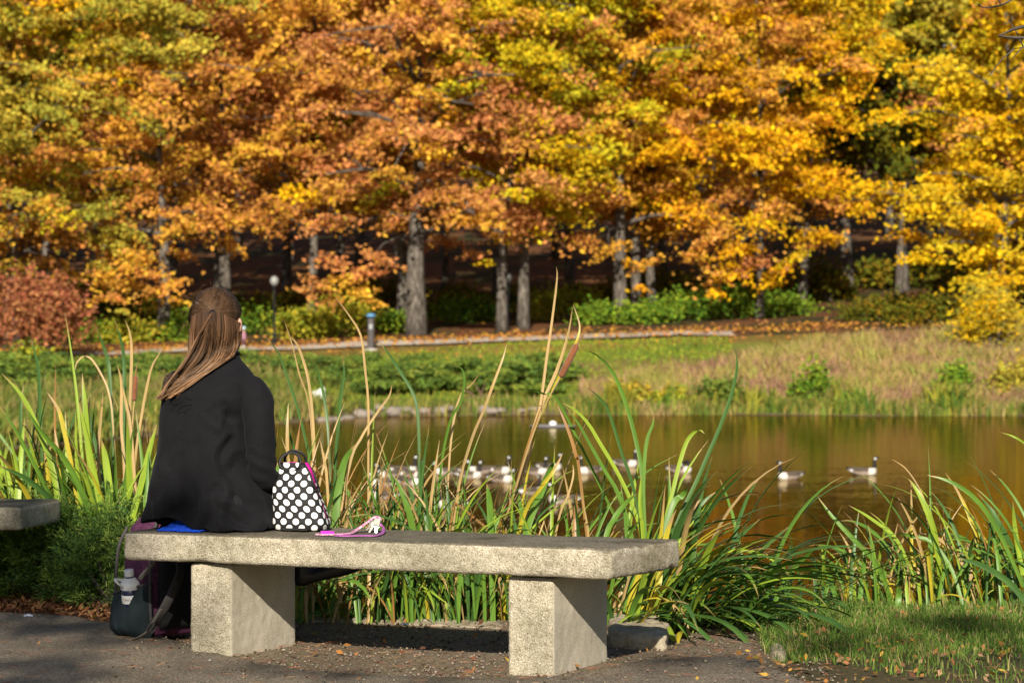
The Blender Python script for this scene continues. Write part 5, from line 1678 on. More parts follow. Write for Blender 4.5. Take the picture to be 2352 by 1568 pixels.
traced(cat_l, [([(261, 735), (272, 782), (278, 828), (280, 891), (283, 1080)], 12.50, 8, B_DEEP), ([(287, 735), (298, 772), (300, 829), (297, 922), (294, 1100)], 12.50, 6.5, B_TAN),
               ([(219, 754), (231, 791), (242, 829), (247, 876), (258, 1040)], 12.60, 8, B_DEEP), ([(372, 800), (347, 838), (334, 885), (322, 954), (308, 1060)], 12.40, 5.8, B_TAN),
               ([(72, 779), (83, 822), (89, 860), (91, 922), (96, 1060)], 12.60, 8, B_DEEP), ([(169, 879), (170, 838), (187, 818), (206, 826), (228, 860), (247, 904), (258, 980)][::-1], 12.50, 4, B_TAN),
               ([(268, 838), (276, 880), (276, 980), (284, 1080)], 12.40, 6.5, B_TAN), ([(134, 900), (132, 830), (134, 980), (140, 1080)][1:], 12.70, 6, B_BRN),
               ([(57, 885), (54, 960), (60, 1060)], 12.70, 7, B_DEEP), ([(300, 1000), (288, 930), (278, 880)][::-1], 12.40, 6.5, B_TAN)])
cattail(cat_l, [(304, 1100), (303, 1010), (306, 950), (309, 918)], [(308, 921), (311, 862)], 12.45, 5.8)
# --- between the woman and the bag, and right of the bag
mid_l = clump('cattail_clump', 'straw and green cattails rising behind the polka dot bag', 'plant', 740, 11.4, (.55, .3), 60, (.55, 1.2), .011, [('up', 5), ('arch', 3), ('broken', 2)], 'dry', 0, 3, 13)
traced(mid_l, [([(771, 683), (802, 724), (829, 771), (838, 842), (846, 927), (846, 1060)], 11.3, 5.0, B_TAN), ([(865, 776), (893, 815), (917, 852), (944, 896), (958, 944), (963, 1060)], 11.3, 7, B_DEEP),
               ([(612, 776), (639, 812), (656, 859), (677, 920), (697, 994), (715, 1090)], 11.3, 6, B_DEEP), ([(653, 734), (673, 791), (690, 859), (711, 927), (721, 1060)], 11.4, 4, B_TAN),
               ([(658, 769), (677, 785), (694, 825), (707, 876), (717, 961), (722, 1080)], 11.2, 5.8, B_TAN), ([(714, 823), (727, 856), (738, 900), (748, 961), (755, 1060)], 11.3, 6, B_DEEP),
               ([(788, 825), (790, 859), (783, 910), (775, 1000), (770, 1090)], 11.3, 7, B_DEEP), ([(900, 883), (893, 910), (866, 947), (829, 1005), (800, 1080)], 11.2, 5.0, B_TAN),
               ([(664, 925), (663, 1000), (664, 1090)], 11.0, 7.2, B_TAN), ([(690, 975), (682, 1040), (676, 1120)], 11.0, 8, B_BRN), ([(640, 1060), (642, 1100), (640, 1160)], 10.9, 17, B_GREEN),
               ([(815, 1020), (790, 1060), (775, 1130), (770, 1210)], 10.9, 17, B_GREEN), ([(735, 1010), (745, 1060), (752, 1120)], 11.0, 5.8, B_TAN)])
mid = clump('iris_clump', 'dense dark iris leaves behind the keys on the bench', 'plant', 930, 11.1, (.75, .3), 110, (.4, .85), .019, [('up', 2), ('arch', 5), ('broken', 1.5)], 'deep', 0, 2.0, 14)
traced(mid, [([(1164, 791), (1154, 825), (1134, 879), (1110, 944), (1083, 1010), (1050, 1140)], 11.0, 5.8, B_TAN), ([(1100, 857), (1086, 879), (1060, 905), (1042, 960), (1030, 1080)], 11.1, 4.3, B_TAN),
             ([(1042, 839), (1063, 850), (1066, 886), (1056, 927), (1032, 974), (1010, 1100)], 11.1, 6, B_GREEN), ([(1118, 1110), (1124, 1150), (1128, 1230)], 10.8, 15, B_GREEN),
             ([(963, 1040), (968, 1100), (978, 1180), (985, 1240)], 10.8, 13, B_DEEP), ([(1010, 1010), (1000, 1080), (990, 1160), (985, 1240)], 10.9, 6.5, B_TAN), ([(905, 1090), (930, 1140), (950, 1220)], 10.85, 14, B_GREEN)])
# --- the cattail in the middle
cat_m = clump('cattail_clump', 'leaning cattail with a brown spike above the middle of the bench', 'plant', 1165, 11.5, (.28, .2), 16, (.8, 1.4), .016, [('up', 3), ('arch', 2), ('broken', 2)], 'dry', .3, 1.0, 15)
traced(cat_m, [([(1278, 612), (1280, 640), (1268, 740), (1255, 830), (1240, 940), (1215, 1050), (1160, 1220)], 11.2, 5.8, B_TAN), ([(1316, 705), (1305, 770), (1280, 850), (1243, 935), (1205, 1060), (1165, 1220)], 11.22, 7.9, B_TAN),
               ([(1316, 700), (1330, 745), (1326, 775), (1310, 810), (1262, 910), (1225, 1010)], 11.3, 5, B_YEL),
               ([(1175, 892), (1222, 896), (1253, 906), (1285, 926), (1240, 1010)][:4][::-1], 11.2, 7, B_GREEN), ([(1281, 931), (1296, 965), (1312, 1008), (1324, 1051), (1329, 1070)], 11.1, 7, B_BRN),
               ([(1243, 935), (1215, 1020), (1190, 1110), (1158, 1225)], 11.15, 9, B_BRN), ([(1271, 1062), (1265, 1078), (1242, 1136), (1208, 1228)], 10.9, 17, B_GREEN),
               ([(1316, 1066), (1316, 1093), (1304, 1136), (1281, 1200)], 10.9, 4, B_TAN), ([(1326, 1128), (1324, 1180), (1322, 1240)], 10.8, 10, B_BRN), ([(1335, 1129), (1347, 1194), (1352, 1240)], 10.8, 4.3, B_TAN),
               ([(1292, 1040), (1270, 1080), (1240, 1120), (1200, 1190)], 10.95, 9, B_YEL)])
cattail(cat_m, [(1150, 1230), (1185, 1120), (1220, 1010), (1250, 935), (1288, 864)], [(1287, 866), (1326, 790)], 11.16, 7.6)
# --- tall arching blades right of the middle
arch = clump('cattail_clump', 'tall arching green blades above the right end of the bench', 'plant', 1490, 11.2, (.30, .2), 24, (.5, .9), .020, [('up', 3), ('arch', 3)], 'lit', .2, 1.2, 16)
traced(arch, [([(1333, 802), (1366, 812), (1398, 840), (1421, 879), (1445, 945), (1464, 1019), (1476, 1090), (1482, 1230)], 11.0, 9, B_GREEN), ([(1347, 890), (1374, 910), (1394, 937), (1410, 980), (1429, 1043), (1452, 1110), (1475, 1230)], 11.1, 7, B_DEEP),
              ([(1292, 926), (1320, 941), (1351, 972), (1382, 1023), (1413, 1074), (1437, 1121), (1456, 1168), (1475, 1235)], 10.95, 10, B_LIME), ([(1296, 929), (1328, 972), (1359, 1027), (1390, 1082), (1421, 1136), (1452, 1235)], 11.0, 10, B_GREEN),
              ([(1503, 953), (1499, 976), (1488, 1004), (1481, 1050), (1478, 1129), (1482, 1235)], 11.0, 8, B_GREEN), ([(1619, 996), (1609, 988), (1593, 996), (1577, 1019), (1562, 1066), (1546, 1129), (1522, 1235)], 10.95, 9, B_LIME),
              ([(1683, 781), (1693, 820), (1693, 855), (1679, 914), (1652, 988), (1628, 1043), (1601, 1105), (1574, 1160), (1545, 1235)], 10.9, 9, B_DEEP), ([(1464, 1134), (1437, 1160), (1413, 1194), (1392, 1240)], 10.7, 13, B_GREEN),
              ([(1609, 1145), (1590, 1165), (1565, 1200), (1545, 1250)], 10.7, 13, B_BRN), ([(1656, 1148), (1625, 1170), (1589, 1200), (1555, 1260)], 10.65, 16, B_LIME), ([(1644, 1128), (1615, 1150), (1585, 1185), (1552, 1250)], 10.75, 10, B_DEEP),
              ([(1472, 1090), (1468, 1150), (1476, 1235)], 10.9, 9, B_LIME), ([(1540, 1180), (1570, 1140), (1582, 1120)], 10.75, 14, B_GREEN)])
# --- leaves flopping over towards the water, right of the bench
clump('iris_clump', 'mass of dark iris leaves flopping over right of the bench', 'plant', 1545, 10.55, (.34, .22), 95, (.5, .9), .031, [('flop', 7), ('arch', 3)], 'deep', -.15, .55, 17, z=.02)
clump('iris_clump', 'yellowing iris leaves spread behind the right bench leg', 'plant', 1480, 10.35, (.2, .15), 46, (.35, .7), .027, [('flop', 4), ('arch', 4)], 'lit', -.1, 1.1, 18, z=.01)
flop = clump('iris_clump', 'iris leaves standing at the water left of the grass patch', 'plant', 1800, 10.9, (.35, .2), 34, (.3, .6), .019, [('arch', 4), ('flop', 3), ('up', 1)], 'deep', 2.2, 1.2, 19, z=-.05)
traced(flop, [([(1885, 1250), (1857, 1280), (1816, 1321), (1780, 1380)], 10.6, 13, B_GREEN), ([(1884, 1250), (1887, 1290), (1890, 1345)], 10.6, 7, B_LIME), ([(1745, 1190), (1700, 1230), (1650, 1270), (1600, 1320)], 10.6, 10, B_DEEP),
              ([(1810, 1208), (1770, 1240), (1735, 1275), (1700, 1330)], 10.6, 10, B_DEEP), ([(1560, 1380), (1580, 1440), (1590, 1500)], 10.2, 6.5, B_TAN), ([(1540, 1370), (1560, 1430), (1585, 1495)], 10.25, 5.8, B_TAN)])
# --- under the bench
clump('iris_clump', 'yellow and green iris leaves seen under the bench', 'plant', 930, 11.05, (.66, .18), 110, (.35, .75), .025, [('flop', 4), ('arch', 4), ('up', 2)], 'lit', math.pi, 1.3, 20, z=-.05)
clump('iris_clump', 'iris leaves seen under the bench next to the right leg', 'plant', 1090, 11.1, (.38, .18), 55, (.35, .75), .021, [('flop', 2), ('arch', 4), ('up', 3)], 'lit', 0, 1.6, 21, z=-.05)
# --- right edge
rr_ = clump('reed_clump', 'green reeds and grasses at the right edge before the pond', 'plant', 2160, 11.35, (.62, .25), 46, (.35, .8), .017, [('up', 2), ('arch', 5), ('broken', .6)], 'lit', math.pi, 1.0, 22, z=-.08)
traced(rr_, [([(1874, 1137), (1906, 1182), (1951, 1231), (1999, 1280), (2029, 1330), (2050, 1400)], 11.0, 10, B_GREEN), ([(2084, 1098), (2108, 1137), (2131, 1190), (2146, 1242), (2160, 1330)], 11.1, 13, B_LIME),
             ([(2143, 1169), (2144, 1242), (2142, 1321), (2140, 1410)], 11.0, 12, B_GREEN), ([(2127, 1090), (2176, 1103), (2224, 1133), (2262, 1175), (2299, 1235), (2351, 1347)], 11.0, 10, B_GREEN),
             ([(2052, 1055), (2086, 1077), (2116, 1118), (2134, 1163), (2150, 1230)], 11.1, 4, B_TAN), ([(2292, 991), (2322, 1002), (2351, 1025), (2375, 1080)], 11.1, 5, B_LIME),
             ([(2018, 1244), (2056, 1229), (2108, 1235), (2149, 1250), (2190, 1310)], 11.0, 9, B_GREEN), ([(2240, 1130), (2275, 1180), (2320, 1260), (2360, 1330)], 11.15, 11, B_DEEP), ([(2330, 1150), (2340, 1230), (2350, 1320)], 11.0, 14, B_LIME),
             ([(2060, 1140), (2090, 1200), (2120, 1290), (2135, 1380)], 11.05, 6.5, B_TAN), ([(1950, 1160), (2000, 1190), (2060, 1240), (2100, 1330)], 11.1, 8, B_LIME), ([(1975, 1375), (1985, 1320), (1990, 1270)], 10.95, 12, B_GREEN),
             ([(2200, 1280), (2260, 1300), (2320, 1340), (2370, 1400)], 10.9, 14, B_DEEP), ([(2060, 1420), (2068, 1380), (2070, 1345)], 10.85, 14, B_GREEN)])

# --- tangled lower growth that fills the strip between bench and pond
for k, (px, d, sp_, n_, ln, wd, kinds, ms, a0, az, z_, lab) in enumerate([
        (70, 12.35, (.40, .2), 64, (.45, .9), .027, [('up', 3), ('arch', 4)], 'iris', 2.2, 1.2, .0, 'iris leaves at the far left behind the junipers'),
        (310, 12.0, (.25, .2), 44, (.45, .9), .019, [('up', 4), ('arch', 3), ('broken', 1)], 'iris', 1.2, 1.5, .0, 'iris leaves right beside the left side of the woman'),
        (150, 12.9, (.6, .3), 50, (.7, 1.2), .013, [('up', 4), ('broken', 2), ('arch', 2)], 'dry', 0, 3, None, 'straw coloured reeds behind the left irises'),
        (690, 10.95, (.35, .2), 64, (.4, .9), .014, [('up', 3), ('arch', 4), ('broken', 3)], 'dry', 0, 3, 0.0, 'tangle of straw blades directly behind the polka dot bag'),
        (830, 10.9, (.35, .2), 80, (.35, .8), .015, [('arch', 4), ('broken', 3), ('up', 2)], 'dry', 0, 3, 0.0, 'tangle of straw and green blades behind the lanyard'),
        (980, 10.9, (.35, .2), 76, (.35, .75), .016, [('arch', 4), ('broken', 3), ('up', 2)], 'deep', 0, 3, 0.0, 'tangled green blades behind the middle of the bench'),
        (1120, 10.95, (.3, .2), 56, (.3, .7), .016, [('arch', 4), ('broken', 3), ('up', 2)], 'dry', 0, 3, 0.0, 'tangled blades at the foot of the leaning cattail'),
        (1290, 11.0, (.4, .2), 44, (.25, .55), .015, [('arch', 4), ('broken', 2), ('up', 1)], 'deep', 0, 3, -.02, 'low blades between the cattail and the arching blades'),
        (1420, 10.8, (.3, .15), 40, (.3, .65), .018, [('arch', 3), ('up', 3)], 'lit', 0.3, 1.2, 0.0, 'low leaves behind the right end of the bench'),
        (1640, 10.55, (.4, .25), 38, (.4, .8), .027, [('flop', 6), ('arch', 3)], 'deep', -.1, .5, 0.02, 'thin dark leaves drooping towards the grass patch'),
        (1960, 11.1, (.4, .2), 48, (.25, .5), .017, [('arch', 4), ('up', 2), ('broken', 1)], 'lit', 2.0, 1.4, 0.0, 'low leaves at the left end of the grass patch'),
        (2080, 11.15, (.4, .2), 48, (.25, .5), .016, [('arch', 4), ('up', 2), ('broken', 1)], 'lit', 2.4, 1.2, 0.02, 'tangled reeds behind the middle of the grass patch'),
        (2230, 11.15, (.4, .2), 52, (.28, .6), .017, [('arch', 4), ('up', 2), ('broken', 1)], 'lit', 2.4, 1.2, 0.02, 'tangled reeds near the right edge of the picture'),
        (2340, 11.1, (.3, .2), 38, (.35, .8), .017, [('arch', 4), ('up', 3)], 'lit', 2.6, 1.0, 0.02, 'broad reeds cut by the right edge of the picture')]):
    clump('reed_clump', lab, 'plant', px, d, sp_, n_, ln, wd, kinds, ms, a0, az, 300 + k, z=z_)

for k, (px, d, n_, ln, lab) in enumerate([(680, 11.2, 46, (.5, 1.05), 'thin dry stems just right of the woman'), (800, 11.1, 46, (.4, .95), 'thin dry stems behind the lanyard'),
        (940, 11.15, 46, (.35, .85), 'thin dry stems left of the middle of the bench'), (1080, 11.2, 42, (.35, .8), 'thin dry stems left of the leaning cattail'), (2150, 11.2, 26, (.3, .6), 'thin dry stems among the reeds at the right')]):
    clump('dry_stems', lab, 'plant', px, d, (.42, .2), n_, ln, .0055, [('up', 4), ('broken', 4), ('arch', 2)], 'straw', 0, 3, 400 + k, z=0.0)
# ================================================================ near ground cover
def needles(C, Dv, L, W, cols, r):
    """slim flat needles at C pointing along Dv"""
    n = len(C)
    T = Dv / (np.linalg.norm(Dv, axis=1)[:, None] + 1e-9)
    B = np.cross(T, r.normal(size=(n, 3))); B /= np.linalg.norm(B, axis=1)[:, None] + 1e-9
    L = np.broadcast_to(L, (n,))[:, None]; W = np.broadcast_to(W, (n,))[:, None]
    V = np.stack([C, C + T * L * .5 + B * W, C + T * L, C + T * L * .5 - B * W], 1).reshape(-1, 3)
    return V, np.arange(4 * n).reshape(n, 4), np.repeat(cols, 4, axis=0)


JN = [(.075, .135, .030), (.11, .18, .035), (.05, .10, .028), (.16, .23, .045)]


def near_juniper(px, d, rx, ry, h, npl, seed, label):
    r = np.random.default_rng(seed); rnd = random.Random(seed)
    x = (px - CX) / FPX * d
    root = tag(empty('juniper_shrub', (x, d, height(x, d))), label, 'shrub', 'junipers beside the near path')
    Cs, Ds, cs = [], [], []
    wood = MB()
    for k in range(npl):
        a = rnd.uniform(0, 6.283); q = math.sqrt(rnd.random())
        bx, by = math.cos(a) * rx * q, math.sin(a) * ry * q
        bz = h * math.sqrt(max(.02, 1 - q * q)) * rnd.uniform(.35, .95)
        dr = Vector((math.cos(a) * (.4 + q) + rnd.gauss(0, .4), math.sin(a) * (.4 + q) - .3 + rnd.gauss(0, .4), .55 + rnd.gauss(0, .35))).normalized()
        L = rnd.uniform(.10, .22)
        m = 95
        t_ = r.random(m)
        P0 = np.array([bx, by, bz]) + np.outer(t_ * L, np.array(dr)) + r.normal(size=(m, 3)) * (.026 * (1 - t_) + .008)[:, None]
        D0 = np.array(dr)[None] * 1.0 + r.normal(size=(m, 3)) * .55
        Cs.append(P0); Ds.append(D0)
        base = np.array(JN[rnd.randrange(4)]) * rnd.uniform(.8, 1.25)
        cs.append(base[None] * (.8 + .45 * t_)[:, None] * r.uniform(.8, 1.2, (m, 1)))
        if k % 6 == 0: wood.tube([(bx * .2, by * .2, 0), (bx * .7, by * .7, bz * .6), (bx, by, bz)], [.012, .008, .004], 5)
    C = np.concatenate(Cs); C[:, 2] = np.maximum(C[:, 2], .01)
    V, F, c = needles(C, np.concatenate(Ds), r.uniform(.018, .036, len(C)), .0026, np.concatenate(cs), r)
    link('foliage', mesh_np('foliage', V, F, c), root, FERN)
    wood.build('stem', BARK, root)


near_juniper(40, 12.3, .6, .4, .56, 270, 1, 'dark juniper behind the end of the shaded bench at the left edge')
near_juniper(115, 11.95, .40, .30, .36, 190, 2, 'low juniper above the mulch at the left edge')
near_juniper(205, 11.7, .30, .26, .38, 180, 3, 'juniper below the bright iris leaves left of the backpack')
near_juniper(275, 11.45, .22, .22, .34, 120, 4, 'small juniper right behind the backpack')
near_juniper(335, 11.7, .30, .3, .42, 120, 6, 'juniper hidden behind the left end of the bench')


def scatter(n, xr, yr, seed, keep=None, z=.006):
    r = np.random.default_rng(seed)
    X, Y = r.uniform(*xr, n), r.uniform(*yr, n)
    if keep is not None:
        k = np.array([keep(a, b) for a, b in zip(X, Y)]) > r.random(n); X, Y = X[k], Y[k]
    Z = np.array([max(height(a, b), .016 if on_path(a, b) else -9) + z for a, b in zip(X, Y)])
    return np.c_[X, Y, Z], r


EDGE_X = [p.x for p in far]; EDGE_Y = [p.y for p in far]
def on_path(x, y): return y < np.interp(x, EDGE_X, EDGE_Y)


LIT = leaf_mat('litter', .1)
# bark mulch under the junipers
C, r = scatter(8000, (-2.9, -1.25), (10.3, 12.3), 31, lambda a, b: 1 if (b > 10.55 + (a + 1.6) * -.25) and not on_path(a, b) else .0)
m = len(C); C[:, 2] += r.uniform(0, .022, m)
V, F, c = leaf_cloud(C, r.uniform(.008, .024, m), pal([(.20, .085, .04), (.28, .13, .06), (.13, .06, .035), (.34, .20, .09)], r.integers(0, 4, m), r, .25), bias=(0, -.2, 1.5), bw=.8, aspect=.38, r=r)
tag(link('mulch', mesh_np('mulch', V, F, c), None, LIT), 'reddish brown bark mulch between the path and the junipers', 'mulch', kind='stuff')
# pebbles and crumbs round the bench
C, r = scatter(6500, (-1.4, 1.1), (8.7, 10.8), 32, lambda a, b: (.16 if on_path(a, b) else 1.0))
m = len(C); sz = np.abs(r.normal(size=m)) * .0030 + .0017
Vp, Fp = [], []
oct_ = np.array([(1, 0, 0), (0, 1, 0), (-1, 0, 0), (0, -1, 0), (0, 0, .7), (0, 0, -.7)])
of = np.array([(0, 1, 4), (1, 2, 4), (2, 3, 4), (3, 0, 4), (1, 0, 5), (2, 1, 5), (3, 2, 5), (0, 3, 5)])
an = r.uniform(0, 6.28, m); sh = r.uniform(.6, 1.4, (m, 3))
P_ = oct_[None] * sh[:, None, :] * sz[:, None, None]
ca, sa = np.cos(an)[:, None], np.sin(an)[:, None]
P_ = np.stack([P_[..., 0] * ca - P_[..., 1] * sa, P_[..., 0] * sa + P_[..., 1] * ca, P_[..., 2]], -1) + C[:, None, :]
Fp = (of[None] + (np.arange(m) * 6)[:, None, None]).reshape(-1, 3)
cols = pal([(.17, .135, .095), (.23, .185, .135), (.12, .09, .06), (.29, .25, .20)], r.integers(0, 4, m), r, .15)
tag(link('gravel', mesh_np('gravel', P_.reshape(-1, 3), Fp, np.repeat(cols, 6, axis=0)), None, LIT), 'small pebbles and crumbs on the dirt round the bench', 'gravel', kind='stuff')
# fallen leaves and pine needles on path, dirt and grass
C, r = scatter(2600, (-2.6, 2.6), (8.5, 11.0), 33, lambda a, b: (.95 if (a > .8 and b < 9.75) else .35 if a > .8 else .13 if not on_path(a, b) else .02), .012)
m = len(C); C[:, 2] += r.uniform(0, .012, m)
V, F, c = leaf_cloud(C, r.uniform(.007, .020, m), pal([(.36, .16, .05), (.27, .13, .055), (.42, .26, .05), (.16, .08, .045), (.32, .21, .11)], r.integers(0, 5, m), r, .2), bias=(0, -.35, 1.2), bw=1.0, aspect=.5, r=r)
tag(link('leaf_litter', mesh_np('leaf_litter', V, F, c), None, LIT), 'orange and brown leaf litter scattered on the ground near the bench', 'leaves', kind='stuff')
C, r = scatter(1500, (-2.4, 1.6), (8.5, 10.6), 34, lambda a, b: .55 if on_path(a, b) else 1.0, .010)
m = len(C); an = r.normal(size=m) * .7
Dv = np.c_[np.cos(an), np.sin(an), r.normal(size=m) * .06]
V, F, c = needles(C, Dv, r.uniform(.025, .085, m), .0009, pal([(.30, .10, .05), (.22, .09, .05), (.36, .2, .1)], r.integers(0, 3, m), r, .2), r)
tag(link('pine_needles', mesh_np('pine_needles', V, F, c), None, LIT), 'thin reddish pine needles strewn over path and dirt', 'needles', kind='stuff')
# grass patch on the right
def gd(a, b):
    e = .93 + .10 * noise.noise(Vector((a * 3, b * 3, 0))) + max(0, 9.5 - b) * .55
    if a < e or on_path(a, b): return 0
    q = .26 + .95 * max(0, min(1, (b - 9.1) / .8))
    q *= .75 + .7 * noise.noise(Vector((a * 2.6, b * 2.6, 4)))
    return q
C, r = scatter(40000, (.9, 2.7), (8.5, 11.15), 35, gd, -.004)
m = len(C)
H = r.uniform(.018, .055, m) * (1 + .35 * np.array([noise.noise(Vector((a * 4, b * 4, 1))) for a, b, _ in C]))
V, F, c = grass_np(m, C[:, 0], C[:, 1], C[:, 2], H, .65, .0036 * r.uniform(.6, 1.5, m), pal([(.09, .17, .03), (.13, .22, .04), (.18, .26, .05), (.07, .13, .025), (.36, .29, .13)], r.choice(5, m, p=[.28, .28, .16, .14, .14]), r, .18), r)
tag(link('grass', mesh_np('grass', V, F, c), None, FERN), 'short green grass patch right of the bench', 'grass', kind='stuff')

# ================================================================ tree behind the viewer that dapples the path with shade
SHADE = [(at(40, 1230, 11.4), .42, .85), (onz(40, 1440), .42, .65), (onz(190, 1446), .34, .6), (onz(330, 1462), .26, .6), (at(310, 1255, 9.95), .17, .85), (at(400, 1262, 9.88), .16, .55), (at(480, 1400, 9.62), .15, .45), (at(520, 1270, 9.8), .12, .3),
         (onz(620, 1546), .16, .7), (onz(770, 1552), .13, .6), (onz(60, 1530), .30, .45), (onz(-20, 1580), .4, .5), (onz(200, 1560), .14, .35), (at(60, 1300, 11.2), .38, .6), (at(250, 1305, 11.0), .22, .45),
         (onz(1560, 1522), .15, .7), (onz(1690, 1526), .12, .6), (onz(1460, 1530), .09, .5), (onz(2150, 1448), .20, .85), (onz(2240, 1462), .20, .75), (onz(2060, 1474), .18, .5), (onz(1950, 1492), .22, .6), (onz(2330, 1506), .20, .5), (onz(1860, 1486), .18, .6),
         (onz(2090, 1530), .14, .5), (onz(1000, 1572), .10, .4), (onz(1720, 1450), .16, .4), (onz(1850, 1410), .16, .35)]
rnd = random.Random(77); r = np.random.default_rng(77)
tb_ = Vector((-1.4, -10.5, 0))
root = tag(empty('shade_tree', tb_), 'tall leafy tree behind the viewer that shades the path', 'tree')
wood = MB()
tk = spline([(0, 0, -.2), (.1, .2, 3), (-.1, .5, 6), (.2, .9, 9.5)], 9)
wood.tube(tk, [.34, .28, .26, .24, .21, .18, .14, .10, .06], 10)
Cs = []
for (p, rad, cov) in SHADE:
    T = rnd.uniform(15.5, 19.5)
    c = p + SUN * T - tb_
    n_ = int(math.pi * rad * rad * cov / .0030 * .9)
    q = r.normal(size=(n_, 3)); q /= np.linalg.norm(q, axis=1)[:, None]
    q *= (r.random(n_) ** (1 / 2.2))[:, None] * rad
    Cs.append(q + np.array(c))
    s_ = tk[5 + rnd.randrange(3)]
    wood.tube(spline([s_, s_.lerp(c, .5) + Vector((rnd.uniform(-.3, .3), 0, .5)), c], 6), [.02, .016, .012, .009, .006, .003], 5)
for k in range(60):                       # the rest of its crown, away from the sun rays that reach the scene
    c = tb_ * 0 + Vector((rnd.uniform(-4, 4), rnd.uniform(-5.5, -1.0), rnd.uniform(5.5, 9)))
    n_ = 160
    Cs.append(r.normal(size=(n_, 3)) * np.array([.6, .6, .3]) + np.array(c))
C = np.concatenate(Cs); n_ = len(C)
V, F, c = leaf_cloud(C, r.uniform(.05, .085, n_), pal(YGREEN, r.integers(0, 4, n_), r, .15), bias=(0, 0, 1), bw=.4, r=r)
wood.build('trunk', BARK, root, True)
link('crown', mesh_np('crown', V, F, c), root, LEAF)

# bare twigs reaching into the upper right corner from a tree beside the path
rnd = random.Random(9)
tb2 = Vector((4.2, 7.6, 0))
root = tag(empty('bare_tree', tb2), 'bare tree whose thin twigs hang into the upper right corner', 'tree')
wood = MB()
wood.tube(spline([(0, 0, -.2), (.05, 0, 1.5), (-.05, .1, 3.0), (.1, .1, 5)], 8), [.16, .14, .13, .12, .10, .08, .06, .04], 9)
twig = MB()
for (st, pts) in [((-.05, .1, 3.0), [(2420, -120), (2352, -30), (2310, 8), (2262, 18), (2243, 8)]), ((0, .05, 2.6), [(2440, 40), (2380, 90), (2352, 108), (2330, 112)])]:
    P_ = [Vector(st)] + [at(px, py, 9.1 + rnd.uniform(-.1, .1)) - tb2 for px, py in pts]
    q = spline(P_, 18)
    twig.tube(q, [.0075 - .00036 * i for i in range(18)], 6)
    for k in range(10, 18):
        for sgn in (-1, 1):
            if rnd.random() < .10:
                d_ = Vector((rnd.uniform(-.10, .02), rnd.uniform(-.03, .03), rnd.uniform(-.10, .05) * sgn))
                twig.tube([q[k], q[k] + d_ * .5 + Vector((0, 0, .01)), q[k] + d_], [.003, .0022, .001], 5)
wood.build('trunk', BARK, root, True)
twig.build('twigs', plain('dark_twig', (.09, .078, .066), .9, .1), root, True)
